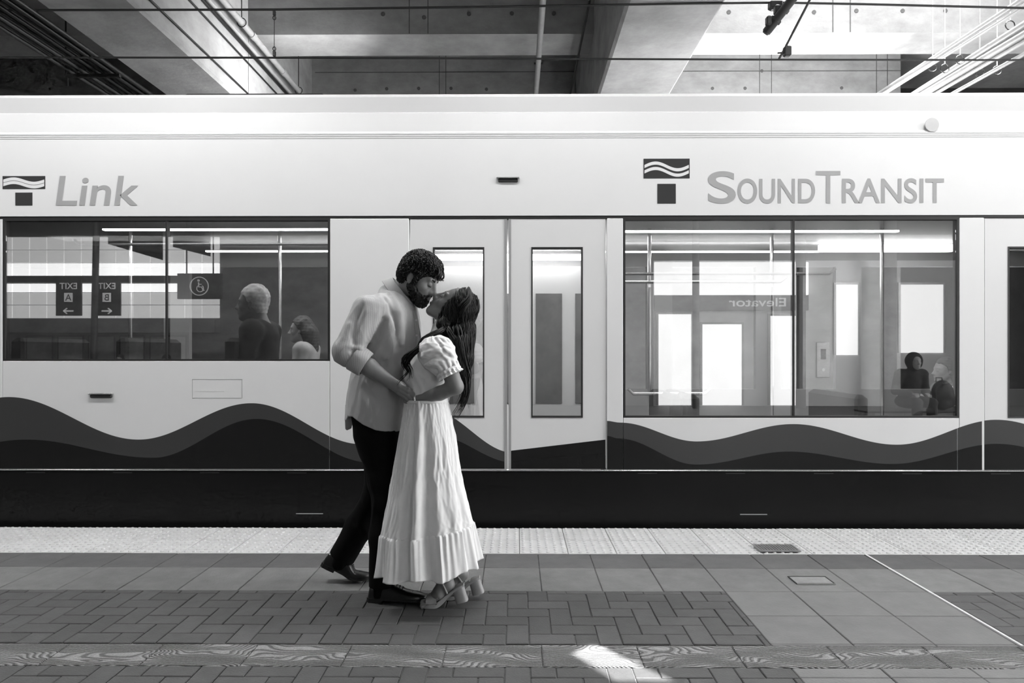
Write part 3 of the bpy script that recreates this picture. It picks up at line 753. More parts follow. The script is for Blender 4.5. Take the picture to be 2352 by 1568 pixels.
for py0, py1, m in rows:
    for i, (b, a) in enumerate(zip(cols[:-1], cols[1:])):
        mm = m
        if py0 == 650 and a > 405: mm = M_TILE_GLOW
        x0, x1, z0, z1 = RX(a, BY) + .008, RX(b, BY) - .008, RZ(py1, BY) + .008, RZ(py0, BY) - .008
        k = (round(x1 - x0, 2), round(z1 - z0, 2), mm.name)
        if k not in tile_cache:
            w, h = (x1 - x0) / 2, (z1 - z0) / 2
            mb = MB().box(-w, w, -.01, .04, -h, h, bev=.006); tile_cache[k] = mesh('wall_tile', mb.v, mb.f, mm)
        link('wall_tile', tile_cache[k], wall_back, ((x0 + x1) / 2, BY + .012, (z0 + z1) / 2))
MB().box(RX(-60, BY), RX(506, BY), BY + .001, BY + .10, RZ(649, BY), RZ(634, BY)).build('wall_ledge', M_SIGN, wall_back)
MB().box(RX(-60, BY), RX(506, BY), BY + .001, BY + .30, RZ(764, BY), RZ(735, BY)).build('wall_ledge', M_BWALL, wall_back)
def sign_text(par, s, x, z, h, y, m=M_SIGNW, w=None):
    me, tw, th, cx, cy = text_mesh(s, 1.0, 0.0, m, bold=.01)
    k = h / th; kx_ = k if w is None else w / tw
    for v in me.vertices: v.co = ((v.co.x - cx) * kx_, (v.co.y - cy) * k, 0)
    return link('lettering', me, par, (x, y, z), (PI / 2, 0, PI))
def arrow(par, x, z, s, d, y):
    mb = MB().box(x - s, x + s, y, y + .004, z - .018, z + .018)
    mb.prism([(x + d * s, z + .012), (x + d * s * .35, z + .075), (x + d * s * .15, z + .06), (x + d * s * .72, z)], y, y + .004)
    mb.prism([(x + d * s, z - .012), (x + d * s * .35, z - .075), (x + d * s * .15, z - .06), (x + d * s * .72, z)], y, y + .004)
    mb.build('arrow', M_SIGNW, par)
for px0, px1, let, d in ((136, 194, 'A', -1), (222, 283, 'B', 1)):
    x0, x1, z0, z1 = RX(px0, BY), RX(px1, BY), RZ(725, BY), RZ(642, BY)
    s = empty('exit_sign', ((x0 + x1) / 2, BY + .07, z0), label=f'dark exit sign with letter {let} on the tiled back wall', category='sign')
    w = (x1 - x0) / 2; h = z1 - z0
    MB().box(-w, w, 0, .05, 0, h, bev=.005).build('sign_panel', M_SIGN, s)
    sign_text(s, 'EXIT', 0, h * .82, h * .17, .054)
    MB().box(-.10, .10, .0505, .053, h * .38, h * .38 + .21).build('letter_plate', M_SIGNW, s)
    sign_text(s, let, 0, h * .38 + .105, .15, .056, M_SIGN)
    arrow(s, 0, h * .13, .12, d, .051)
# pole, accessibility sign, hanging sign
MB().tube([(RX(213, -5.6), -5.6, 0), (RX(222, -5.6), -5.6, RZ(505, -5.6))], .07, 14).build('post', M_SIGN, smooth=True, label='dark round post standing in front of the tiled wall', category='post')
s = empty('accessibility_sign', (RX(458, -5.0), -5.0, RZ(686, -5.0)), label='dark hanging sign with a wheelchair symbol in a ring', category='sign')
w = (RX(510, -5) - RX(408, -5)) / 2; h = RZ(627, -5) - RZ(686, -5)
MB().box(-w, w, -.06, 0, 0, h, bev=.005).build('sign_panel', M_SIGN, s)
MB().tube([(-w * .6, -.03, h), (-w * .6, -.03, SLAB - s.location.z - .001)], .015, 6).build('rod', M_SIGN, s)
MB().tube([(w * .6, -.03, h), (w * .6, -.03, SLAB - s.location.z - .001)], .015, 6).build('rod', M_SIGN, s)
MB().tube([(.2 * math.cos(t), .006, h / 2 + .2 * math.sin(t)) for t in np.linspace(0, 2 * PI, 33)], .011, 6).build('symbol_ring', M_SIGNW, s)
wc = MB().tube([(.02 + .075 * math.cos(t), .006, h / 2 - .05 + .075 * math.sin(t)) for t in np.linspace(-4.0, .9, 17)], .009, 6)
wc.tube([(-.015, .006, h / 2 + .085), (-.01, .006, h / 2 - .02), (.055, .006, h / 2 - .02), (.085, .006, h / 2 - .1), (.115, .006, h / 2 - .09)], .012, 6)
wc.tube([(-.012, .006, h / 2 + .04), (.05, .006, h / 2 + .04)], .009, 6)
wc.tube([(-.016, -.002, h / 2 + .125), (-.016, .012, h / 2 + .125)], .026, 12)
wc.build('wheelchair_symbol', M_SIGNW, s)
s = empty('hanging_sign', (RX(390, -3.2), -3.2, RZ(600, -3.2)), label='dark angled direction sign hung under the ceiling behind the platform', category='sign')
for a0, a1, y in ((RX(268, -3.2), RX(388, -3.2), .25), (RX(392, -3.2), RX(476, -3.2), -.12)):
    x0, x1 = a0 - s.location.x, a1 - s.location.x
    mb = MB().prism([(x0, .30), (x1, .0 if x1 <= 0.1 else .12), (x1, .62), (x0, .62)], y - .03, y + .03); mb.build('sign_panel', M_SIGN, s)
    MB().tube([((x0 + x1) / 2, y, .62), ((x0 + x1) / 2, y, SLAB - s.location.z - .001)], .012, 6).build('rod', M_SIGN, s)
# notice boards below the tiles
for i, (a, b) in enumerate(((62, 124), (134, 194), (204, 266), (276, 334), (345, 430))):
    x0, x1 = RX(a, BY), RX(b, BY); z0, z1 = RZ(836, BY), RZ(770, BY)
    s = empty('notice_board', ((x0 + x1) / 2, BY + .002, z0), label=f'framed notice board under the tiled wall, {nth[i]} from the left', category='board', group='notice boards on the back wall')
    w = (x1 - x0) / 2; h = z1 - z0
    MB().box(-w, w, 0, .03, 0, h, bev=.004).build('frame', M_SIGN, s)
    MB().box(-w + .03, w - .03, .0305, .034, .03, h - .03).build('poster', mat(f'poster_{i % 2}', .22 + .12 * (i % 2), .5, noise=.4, nscale=5), s)
# elevator lobby
lob = MB().box(RX(1500, BY), RX(2215, BY), BY + .001, BY + .08, 0, RZ(600, BY)).build('wall_lobby', M_LOBBY, kind='structure', label='white wall of the lift lobby behind the platform')
s = empty('elevator_sign', (RX(1700, BY), BY + .09, RZ(714, BY)), label='long fascia sign over the lift lobby with a backlit band', category='sign')
x0, x1 = RX(1500, BY) - s.location.x, RX(1850, BY) - s.location.x
MB().box(x0, x1, 0, .08, .36, 1.12, bev=.01).build('backlit_band', M_FASCIA, s)
MB().box(x0, x1, 0, .09, 0, .355, bev=.01).build('sign_panel', mat('sign_grey', .16, .5, noise=.1), s)
sign_text(s, 'Elevator', RX(1733, BY) - s.location.x, .19, .20, .094, M_SIGNW, 1.32)
for i, (a, b, py0, py1) in enumerate(((1510, 1585, 722, 935), (1610, 1700, 745, 935), (1765, 1826, 726, 935), (1915, 1965, 655, 815), (2062, 2160, 655, 810))):
    x0, x1, z0, z1 = RX(a, BY), RX(b, BY), max(.02, RZ(py1, BY)), RZ(py0, BY)
    s = empty('lit_doorway', ((x0 + x1) / 2, BY + .082, z0), label=f'bright lit glass opening in the lift lobby wall, {nth[i]} from the left in the mirror image', category='doorway', group='lit openings of the lobby')
    w = (x1 - x0) / 2; h = z1 - z0
    MB().box(-w, w, 0, .02, 0, h).build('lit_glass', M_FASCIA, s)
    for q in ((-w - .05, -w, 0, .04, 0, h), (w, w + .05, 0, .04, 0, h), (-w - .05, w + .05, 0, .04, h, h + .05)): MB().box(*q).build('frame', M_GALV, s)
for i, (a, b) in enumerate(((1590, 1606), (1828, 1850), (2030, 2058))):
    x0, x1 = RX(a, -5.3), RX(b, -5.3)
    MB().tube([((x0 + x1) / 2, -5.3, 0), ((x0 + x1) / 2, -5.3, SLAB - .001)], (x1 - x0) / 2, 16).build('column', M_BWALL, smooth=True, label=f'grey round column before the lift lobby, {nth[i]} of three', category='column')
s = empty('call_panel', (RX(1886, BY), BY + .082, RZ(866, BY)), label='grey lift call panel on the lobby wall', category='panel')
MB().box(-.15, .15, 0, .03, 0, .82, bev=.01).build('panel_plate', M_GALV, s)
MB().box(-.06, .06, .0305, .034, .42, .66).build('panel_symbol', M_SIGN, s)
MB().tube([(0, .03, .18), (0, .045, .18)], .035, 14).build('call_button', M_SIGNW, s)
# ------------------------------------------------------------------ smooth-volume modelling for figures
def smin(a, b, k):
    if k <= 0: return np.minimum(a, b)
    h = np.clip(.5 + .5 * (b - a) / k, 0, 1)
    return b * (1 - h) + a * h - k * h * (1 - h)
class Prim:
    def __init__(s, fn, lo, hi, k, mode): s.fn, s.lo, s.hi, s.k, s.mode = fn, np.array(lo, float), np.array(hi, float), k, mode
class Frame:
    """Local frame: columns of R are the local axes in world space."""
    def __init__(s, C, R, sc=1.0): s.C, s.R, s.sc = np.array(C, float), np.array(R, float), sc
    def w(s, p): return s.C + s.R @ (np.array(p, float) * s.sc)
    def loc(s, X, Y, Z):
        a, b, c = X - s.C[0], Y - s.C[1], Z - s.C[2]; R = s.R / s.sc
        return (a * R[0, 0] + b * R[1, 0] + c * R[2, 0], a * R[0, 1] + b * R[1, 1] + c * R[2, 1], a * R[0, 2] + b * R[1, 2] + c * R[2, 2])
def cone(a, b, ra, rb, k=.01, mode='u', sq=None):
    """Capsule with two radii; sq = (axis, factor) squashes across an axis."""
    a, b = np.array(a, float), np.array(b, float); ab = b - a; L2 = max(float(ab @ ab), 1e-9)
    e = None
    if sq is not None: e = np.array(sq[0], float); e /= np.linalg.norm(e); fac = sq[1]
    def fn(X, Y, Z):
        x, y, z = X - a[0], Y - a[1], Z - a[2]
        t = np.clip((x * ab[0] + y * ab[1] + z * ab[2]) / L2, 0, 1)
        x, y, z = x - t * ab[0], y - t * ab[1], z - t * ab[2]
        if e is not None:
            q = (x * e[0] + y * e[1] + z * e[2]) * (fac - 1)
            x, y, z = x + q * e[0], y + q * e[1], z + q * e[2]
        return np.sqrt(x * x + y * y + z * z) - (ra + (rb - ra) * t)
    m = max(ra, rb) * (1 if sq is None else max(1, 1 / sq[1]))
    return Prim(fn, np.minimum(a, b) - m, np.maximum(a, b) + m, k, mode)
def chain(pts, rs, k=.01, sq=None, k2=.012):
    out = []
    for i in range(len(pts) - 1): out.append(cone(pts[i], pts[i + 1], rs[i], rs[i + 1], k if i == 0 else k2, 'u', sq))
    return out
def ell(fr, c, r, k=.01, mode='u'):
    r = np.array(r, float); c = np.array(c, float); mr = float(r.min()) * fr.sc
    def fn(X, Y, Z):
        x, y, z = fr.loc(X, Y, Z)
        x, y, z = (x - c[0]) / r[0], (y - c[1]) / r[1], (z - c[2]) / r[2]
        q = np.sqrt(x * x + y * y + z * z)
        g = np.sqrt((x / r[0]) ** 2 + (y / r[1]) ** 2 + (z / r[2]) ** 2) + 1e-6
        return np.where(q > .2, q * (q - 1) / g, (q - 1) * mr / fr.sc) * fr.sc
    cw = fr.w(c); m = float(r.max()) * fr.sc
    return Prim(fn, cw - m, cw + m, k, mode)
def zloft(st, k=.015, mode='u', ex=2.2, round_=.03):
    """Stations (z, cx, cy, rx, ry) from bottom to top: upright body form."""
    st = sorted(st); zs = np.array([s[0] for s in st])
    from numpy import interp as ip
    A = np.array(st)
    zz = np.linspace(zs[0], zs[-1], 200)
    ker = np.ones(21) / 21
    tab = []
    for c in range(1, 5):
        v = ip(zz, zs, A[:, c]); v = np.convolve(np.pad(v, 10, mode='edge'), ker, 'valid'); tab.append(v)
    def fn(X, Y, Z):
        z = np.clip(Z, zs[0], zs[-1])
        cx, cy, rx, ry = [ip(z.ravel(), zz, t).reshape(z.shape).astype(np.float32) for t in tab]
        x, y = np.abs(X - cx) / rx, np.abs(Y - cy) / ry
        q = (x ** ex + y ** ex + 1e-9) ** (1 / ex)
        d = (q - 1) * np.minimum(rx, ry) * (0.6 + .4 * np.maximum(rx, ry) / np.minimum(rx, ry))
        dz = np.maximum(zs[0] - Z, Z - zs[-1])
        return np.maximum(d, dz + 0 * d) if round_ <= 0 else -smin(-d, -(dz + 0 * d), round_)
    lo = [(A[:, 1] - A[:, 3]).min(), (A[:, 2] - A[:, 4]).min(), zs[0]]; hi = [(A[:, 1] + A[:, 3]).max(), (A[:, 2] + A[:, 4]).max(), zs[-1]]
    return Prim(fn, lo, hi, k, mode)
def plane(n, p, k=.004, mode='i'):
    """Keep the side that n points away from (intersection)."""
    n = np.array(n, float); n /= np.linalg.norm(n); p = np.array(p, float)
    return Prim(lambda X, Y, Z: (X - p[0]) * n[0] + (Y - p[1]) * n[1] + (Z - p[2]) * n[2], [-99] * 3, [99] * 3, k, mode)
def fold(pts, w, h):
    """Raise (h > 0) or sink (h < 0) a soft ridge along a polyline."""
    pts = [np.array(p, float) for p in pts]
    def fn(X, Y, Z):
        d2 = None
        for a, b in zip(pts[:-1], pts[1:]):
            ab = b - a; L2 = max(float(ab @ ab), 1e-9)
            x, y, z = X - a[0], Y - a[1], Z - a[2]
            t = np.clip((x * ab[0] + y * ab[1] + z * ab[2]) / L2, 0, 1)
            q = (x - t * ab[0]) ** 2 + (y - t * ab[1]) ** 2 + (z - t * ab[2]) ** 2
            d2 = q if d2 is None else np.minimum(d2, q)
        return -h * np.exp(-d2 / (w * w))
    A = np.array(pts); return Prim(fn, A.min(0) - 2.5 * w, A.max(0) + 2.5 * w, 0, 'f')
def wrinkle(lo, hi, amp, scale, seed, stretch=(1, 1, 1)):
    r = np.random.default_rng(seed); K = r.normal(size=(9, 3)) * scale * np.array(stretch); ph = r.uniform(0, 6.28, 9)
    def fn(X, Y, Z):
        v = 0
        for (a, b, c), p in zip(K, ph): v = v + np.sin(a * X + b * Y + c * Z + p + 1.5 * np.sin(.37 * (b * X - a * Z) + p))
        return v * (amp / 4.0)
    return Prim(fn, lo, hi, 0, 'f')
def crumple(lo, hi, amp, scale, seed, stretch=(1, 1, 1), n=7):
    """Sharp-ridged cloth creases."""
    r = np.random.default_rng(seed); K = r.normal(size=(n, 3)) * scale * np.array(stretch); ph = r.uniform(0, 6.28, n)
    def fn(X, Y, Z):
        v = 0
        for (a, b, c), p in zip(K, ph):
            q = a * X + b * Y + c * Z + p + 1.3 * np.sin(.45 * (b * X + c * Y - a * Z) + 2 * p)
            v = v + (1 - np.abs(np.sin(q))) ** 2.5
        return -(v - n * .28) * amp * .5
    return Prim(fn, lo, hi, 0, 'f')
class Field:
    def __init__(s, lo, hi, h):
        s.lo, s.h = np.array(lo, float), h
        n = np.ceil((np.array(hi) - s.lo) / h).astype(int) + 1
        s.ax = [(s.lo[i] + h * np.arange(n[i])).astype(np.float32) for i in range(3)]
        s.d = np.full(tuple(n), 0.5, np.float32)
    def apply(s, prims):
        for p in prims:
            m = p.k + 3 * s.h
            lo, hi = p.lo - m, p.hi + m
            i0 = np.maximum(np.floor((lo - s.lo) / s.h).astype(int), 0); i1 = np.minimum(np.ceil((hi - s.lo) / s.h).astype(int) + 1, s.d.shape)
            if (i1 <= i0).any(): continue
            X, Y, Z = s.ax[0][i0[0]:i1[0], None, None], s.ax[1][None, i0[1]:i1[1], None], s.ax[2][None, None, i0[2]:i1[2]]
            sl = (slice(i0[0], i1[0]), slice(i0[1], i1[1]), slice(i0[2], i1[2]))
            v = p.fn(X, Y, Z).astype(np.float32); D = s.d[sl]
            if p.mode == 'u': s.d[sl] = smin(D, v, p.k)
            elif p.mode == 's': s.d[sl] = -smin(-D, v, p.k)
            elif p.mode == 'i': s.d[sl] = -smin(-D, -v, p.k)
            elif p.mode == 'f': s.d[sl] = D + v
        return s
    def extract(s):
        d = s.d; n = d < 0
        c = np.zeros(tuple(x - 1 for x in d.shape), np.int8)
        for i in (0, 1):
            for j in (0, 1):
                for k in (0, 1): c += n[i:i + c.shape[0], j:j + c.shape[1], k:k + c.shape[2]]
        mask = (c > 0) & (c < 8); idx = np.argwhere(mask)
        acc = np.zeros((len(idx), 3)); cnt = np.zeros(len(idx))
        cor = [(i, j, k) for i in (0, 1) for j in (0, 1) for k in (0, 1)]
        for a in cor:
            for b in cor:
                if sum(b) - sum(a) == 1 and all(y >= x for x, y in zip(a, b)):
                    da = d[idx[:, 0] + a[0], idx[:, 1] + a[1], idx[:, 2] + a[2]]; db = d[idx[:, 0] + b[0], idx[:, 1] + b[1], idx[:, 2] + b[2]]
                    cr = (da < 0) != (db < 0)
                    t = da[cr] / (da[cr] - db[cr])
                    acc[cr] += np.array(a) + t[:, None] * (np.array(b) - np.array(a)); cnt[cr] += 1
        V = s.lo + s.h * (idx + acc / cnt[:, None])
        vid = np.full(mask.shape, -1, np.int64); vid[mask] = np.arange(len(idx))
        F = []
        for ax in range(3):
            o1, o2 = [(1, 2), (2, 0), (0, 1)][ax]
            A = np.take(n, range(0, n.shape[ax] - 1), ax); B = np.take(n, range(1, n.shape[ax]), ax)
            e = np.argwhere(A != B)
            if not len(e): continue
            ok = (e[:, o1] > 0) & (e[:, o2] > 0) & (e[:, o1] < vid.shape[o1]) & (e[:, o2] < vid.shape[o2])
            e = e[ok]; q = []
            for s1, s2 in ((1, 1), (0, 1), (0, 0), (1, 0)):
                g = e.copy(); g[:, o1] -= s1; g[:, o2] -= s2; q.append(vid[g[:, 0], g[:, 1], g[:, 2]])
            q = np.stack(q, 1); flip = ~A[e[:, 0], e[:, 1], e[:, 2]]
            q[flip] = q[flip][:, ::-1]; F.append(q)
        return V, np.concatenate(F) if F else np.zeros((0, 4), int)
def bounds(prims, pad=.02):
    lo = np.min([p.lo for p in prims if p.mode == 'u'], 0) - pad; hi = np.max([p.hi for p in prims if p.mode == 'u'], 0) + pad
    return lo, hi
def field(prims, h):
    l, u = bounds(prims); return Field(l, u, h).apply(prims)
def sculpt(prims, h, lo=None, hi=None):
    l, u = bounds(prims)
    if lo is not None: l, u = np.maximum(l, lo), np.minimum(u, hi)
    return Field(l, u, h).apply(prims).extract()
def drop_box(V, F, lo, hi):
    """Remove faces lying inside a box."""
    c = V[F].mean(1); ins = ((c > lo) & (c < hi)).all(1); return V, F[~ins]
def join(parts):
    n = 0; Vs, Fs = [], []
    for V, F in parts: Vs.append(V); Fs.append(F + n); n += len(V)
    return np.concatenate(Vs), np.concatenate(Fs)
def sculpted(name, VF, m, parent, **pr):
    V, F = VF; used = np.unique(F); re = np.full(len(V), -1); re[used] = np.arange(len(used)); V, F = V[used], re[F]
    off = np.array(parent.location) if parent is not None else np.zeros(3)
    me = bpy.data.meshes.new(name); me.vertices.add(len(V)); me.vertices.foreach_set('co', (V - off).astype(np.float32).ravel())
    me.loops.add(len(F) * 4); me.loops.foreach_set('vertex_index', F.astype(np.int32).ravel())
    me.polygons.add(len(F)); me.polygons.foreach_set('loop_start', np.arange(0, len(F) * 4, 4, dtype=np.int32))
    me.polygons.foreach_set('use_smooth', np.ones(len(F), bool))
    me.update(calc_edges=True); me.validate(); me.materials.append(m)
    return link(name, me, parent, **pr)
def spl(pts, n):
    """Catmull-Rom through points (any dimension)."""
    P_ = np.array([np.array(p, float) for p in pts]); P_ = np.vstack([2 * P_[0] - P_[1], P_, 2 * P_[-1] - P_[-2]])
    out = []; m = len(P_) - 3
    for u in np.linspace(0, m - 1e-6, n):
        i = int(u); t = u - i; a, b, c, d = P_[i:i + 4]
        out.append(.5 * ((2 * b) + (-a + c) * t + (2 * a - 5 * b + 4 * c - d) * t * t + (-a + 3 * b - 3 * c + d) * t ** 3))
    return np.array(out)
def strands(name, paths, m, parent, sides=4, **pr):
    """paths: list of (points array, radii array): many fine tubes in one mesh (hair)."""
    mb = MB(); off = np.array(parent.location)
    for pts, rs in paths: mb.tube([Vector(p - off) for p in pts], list(map(float, rs)), sides)
    o = link(name, mesh(name, mb.v, mb.f, m, True), parent, **pr)
    return o

def sampler(F):
    d, lo, h = F.d, F.lo, F.h; mx = np.array(d.shape) - 1.001
    def val(p):
        q = np.clip((p - lo) / h, 0, mx); i = q.astype(int); f = q - i; v = 0
        for a in (0, 1):
            for b in (0, 1):
                for c in (0, 1):
                    v = v + d[i[:, 0] + a, i[:, 1] + b, i[:, 2] + c] * (f[:, 0] if a else 1 - f[:, 0]) * (f[:, 1] if b else 1 - f[:, 1]) * (f[:, 2] if c else 1 - f[:, 2])
        return v
    def grad(p):
        e = h; g = np.stack([val(p + np.eye(3)[k] * e) - val(p - np.eye(3)[k] * e) for k in range(3)], 1)
        return g / (np.linalg.norm(g, axis=1, keepdims=True) + 1e-9)
    return val, grad
def comb(F, seeds, flow, length, steps, off, wave, freq, r0, rg, taper=.35):
    """Strands that follow a flow over the surface of a volume."""
    val, grad = sampler(F); p = seeds.copy(); n = len(p); L = length * rg.uniform(.6, 1.15, n); out = [p.copy()]
    ph, fr = rg.uniform(0, 6.28, n), freq * rg.uniform(.7, 1.3, n)
    for k in range(steps):
        g = grad(p); t = flow(p); t = t - g * (t * g).sum(1, keepdims=True); t /= np.linalg.norm(t, axis=1, keepdims=True) + 1e-9
        b = np.cross(g, t); u = (k + 1) / steps
        p = p + t * (L / steps)[:, None]
        p = p - g * np.clip(val(p) - off, -.012, .012)[:, None]
        w = wave * np.sin(ph + fr * 6.28 * u)[:, None] * b + g * (wave * .5 * np.cos(ph * 1.7 + fr * 6.28 * u))[:, None]
        out.append(p + w)
    A = np.stack(out, 1); u = np.linspace(0, 1, steps + 1); prof = np.minimum(1, u / .15 + .3) * np.minimum(1, (1 - u) / taper + .08)
    rr_ = r0 * rg.uniform(.6, 1.2, n)
    return [(A[i], prof * rr_[i]) for i in range(n)]
# the head, in its own frame: x forward, y sideways, z up, origin between the ears
def head_prims(fr, female=False):
    W = fr.w; r = fr.sc; o = []
    def c(a, b, ra, rb, k=.008, mode='u'): o.append(cone(W(a), W(b), ra * r, rb * r, k * r, mode))
    o.append(ell(fr, (-.004, 0, .038), (.092, .075, .088), .02))
    o.append(ell(fr, (.034, 0, -.006), (.060, .060, .086), .03))
    o.append(ell(fr, (.045, 0, -.066), (.046, .044, .040), .025))
    c((.078, -.010, -.094), (.078, .010, -.094), .017, .017, .02)
    for s in (-1, 1):
        c((.004, s * .053, -.052), (.070, s * .018, -.094), .015, .015, .03)
        o.append(ell(fr, (.060, s * .040, -.024), (.024, .020, .020), .02))
        c((.088, s * .012, .026), (.080, s * .044, .026), .010, .008, .015)
        c((.104, s * .030, .006), (.098, s * .036, .006), .012, .012, .012, 's')
        o.append(ell(fr, (.0835, s * .031, .004), (.0125, .0145, .0125), .004))
        o.append(ell(fr, (.1045, s * .0115, -.033), (.011, .0075, .0085), .006))
        # ear
        o.append(ell(fr, (-.006, s * .079, -.003), (.0165, .007, .028), .005))
        o.append(ell(fr, (-.002, s * .0885, .002), (.0105, .0095, .018), .002, 's'))
        c((.001, s * .077, -.030), (.002, s * .080, -.024), .008, .008, .005)
    o.append(ell(fr, (.072, 0, -.052), (.031, .034, .034), .02))
    c((.084, 0, .012), (.098, 0, -.030), .012, .016, .012)
    c((.095, 0, .018), (.119, 0, -.024), .0080, .0095, .012)
    o.append(ell(fr, (.121, 0, -.029), (.0125, .0120, .0105), .008))
    c((.100, -.020, -.0605), (.100, .020, -.0605), .003, .003, .004, 's')
    for s in (-1, 1):
        c((.104, s * .006, -.0535), (.094, s * .021, -.0585), .0065, .004, .006)
        c((.104, s * .005, -.0675), (.094, s * .019, -.0625), .0075, .004, .006)
    if not female: c((.070, 0, -.098), (.082, 0, -.096), .020, .016, .02)
    return o
def face_frame(C, fwd, up, sc):
    f = np.array(fwd, float); f /= np.linalg.norm(f); u = np.array(up, float); u -= f * (u @ f); u /= np.linalg.norm(u); s = np.cross(u, f)
    return Frame(C, np.stack([f, s, u], 1), sc)
# ------------------------------------------------------------------ the couple
def B(px, py, Y): return np.array(P(px, py, Y))
def cloth_mat(name, grey, rib=0.0, ribscale=90.0, weave=0.15, rough=0.85):
    m = mat(name, grey, rough, noise=0.05, nscale=25, bump=weave, bscale=320)
    if rib > 0:
        N = m.node_tree.nodes; L = m.node_tree.links; b = N['Principled BSDF']
        g = N.new('ShaderNodeTexCoord'); sx = N.new('ShaderNodeSeparateXYZ'); L.new(g.outputs['Object'], sx.inputs[0])
        def mth(op, a_, b_=None):
            q = N.new('ShaderNodeMath'); q.operation = op
            for i_, v_ in enumerate((a_, b_)):
                if v_ is None: continue
                if isinstance(v_, (int, float)): q.inputs[i_].default_value = v_
                else: L.new(v_, q.inputs[i_])
            return q.outputs[0]
        th = mth('ARCTAN2', mth('SUBTRACT', sx.outputs[1], 0.10), mth('SUBTRACT', sx.outputs[0], 0.03))
        wv = mth('SINE', mth('MULTIPLY', th, ribscale))
        mr = N.new('ShaderNodeMapRange'); mr.inputs['From Min'].default_value = -1
        mr.inputs['To Min'].default_value = grey * (1 - rib); mr.inputs['To Max'].default_value = grey
        L.new(wv, mr.inputs['Value'])
        for l in list(L):
            if l.to_socket == b.inputs['Base Color']: L.remove(l)
        L.new(mr.outputs[0], b.inputs['Base Color'])
    return m
M_SKIN_M = mat('skin_tan', 0.235, 0.48, noise=0.08, nscale=40, bump=0.06, bscale=300)
M_SKIN_W = mat('skin_warm', 0.21, 0.45, noise=0.06, nscale=40, bump=0.04, bscale=300)
M_HAIR_M = mat('hair_dark_brown', 0.014, 0.5, noise=0.4, nscale=60, spec=.3)
M_HAIR_W = mat('hair_black_brown', 0.008, 0.42, noise=0.4, nscale=60, spec=.25)
M_SHIRT = cloth_mat('shirt_ribbed', 0.46, rib=0.16, ribscale=230.0)
M_TROUSER = mat('trouser_black', 0.004, 0.9, noise=0.2, nscale=30, bump=.1, bscale=320, spec=.12)
M_LEATHER = mat('leather_black', 0.008, 0.30, noise=0.2, nscale=30, bump=0.08, bscale=200)
M_SOLE = mat('shoe_sole', 0.010, 0.5, noise=0.2, nscale=30)
M_EYE = mat('lash_dark', 0.01, 0.5, noise=0.1, nscale=50)
M_LIP = mat('lip_tone', 0.20, 0.45, noise=0.08, nscale=60)

YM = 3.60
man = empty('person', B(868, 1386, 3.52), label='bearded person in pale ribbed shirt and black trousers bending to kiss', category='person')
MO = np.array(man.location)
# head
ph = math.radians(28); yw = math.radians(-13)
fwd = np.array([math.cos(ph) * math.cos(yw), math.cos(ph) * math.sin(yw), -math.sin(ph)])
upv = np.array([math.sin(ph) * math.cos(yw), math.sin(ph) * math.sin(yw), math.cos(ph)])
HM = face_frame(B(959, 639, 3.54), fwd, upv, 1.01)
HY = 3.54
man_head = head_prims(HM)
neck_m = chain([HM.w((-.022, 0, -.030)), B(915, 672, 3.58), B(900, 700, 3.60)], [.058, .062, .075], .03)
# arm and hand nearest the camera
arm_m = chain([B(868, 712, 3.40), B(796, 812, 3.33), B(848, 843, 3.335), B(893, 875, 3.35)], [.036, .038, .043, .030], .02)
hand_m = [cone(B(889, 873, 3.35), B(922, 893, 3.35), .029, .034, .012, sq=((.35, 1, .2), 1.45))]
kn = [(918, 883, 3.335), (920, 889, 3.328), (920, 896, 3.328), (917, 903, 3.335)]
mid = [(937, 893, 3.322), (938, 900, 3.316), (936, 907, 3.318), (931, 912, 3.326)]
tip = [(950, 904, 3.336), (949, 911, 3.334), (945, 917, 3.336), (938, 920, 3.342)]
for a, b, c in zip(kn, mid, tip):
    hand_m += chain([B(*a), B(*b), B(*c)], [.0115, .0095, .0075], .006, k2=.004)
hand_m += chain([B(900, 872, 3.375), B(922, 881, 3.385), B(941, 893, 3.382)], [.013, .011, .0085], .010, k2=.004)
arm_f = chain([B(893, 712, 3.80), B(915, 845, 3.86), B(972, 885, 3.70)], [.05, .044, .03], .02) + [cone(B(972, 885, 3.70), B(1000, 895, 3.62), .03, .022, .012)]
torso_m = [zloft([(B(0, 1010, YM)[2], B(862, 0, YM)[0], YM, .11, .14), (B(0, 900, YM)[2], B(872, 0, YM)[0], YM, .11, .14), (B(0, 790, YM)[2], B(900, 0, YM)[0], YM, .09, .14), (B(0, 705, YM)[2], B(902, 0, YM)[0], YM, .07, .12)], .03)]
leg_n = [(868, 1000, 3.52), (888, 1165, 3.475), (874, 1335, 3.465)]
leg_f = [(868, 1000, 3.70), (868, 1130, 3.70), (790, 1275, 3.745)]
legs_m = chain([B(*p) for p in leg_n], [.075, .052, .036], .03) + chain([B(*p) for p in leg_f], [.075, .052, .036], .03)
foot_m = [cone(B(872, 1358, 3.465), B(950, 1376, 3.465), .026, .016, .02), cone(B(784, 1298, 3.745), B(828, 1334, 3.745), .026, .012, .02)]
body_all = torso_m + man_head + neck_m + arm_m + hand_m + arm_f + legs_m + foot_m
hl, hh = B(880, 712, 3.3) * 0 + np.array([B(893, 0, 3.54)[0], 3.38, B(0, 700, 3.54)[2] - .025]), np.array([B(1040, 0, 3.54)[0], 3.75, B(0, 560, 3.54)[2]])
al, ah = np.array([B(800, 0, 3.34)[0], 3.25, B(0, 935, 3.34)[2]]), np.array([B(962, 0, 3.34)[0], 3.44, B(0, 815, 3.34)[2]])
coarse = sculpt(body_all, .007)
coarse = drop_box(*coarse, hl, hh); coarse = drop_box(*coarse, al, ah)
fine_head = sculpt(body_all, .0026, hl, hh); fine_arm = sculpt(arm_m + hand_m, .0026, al, ah)
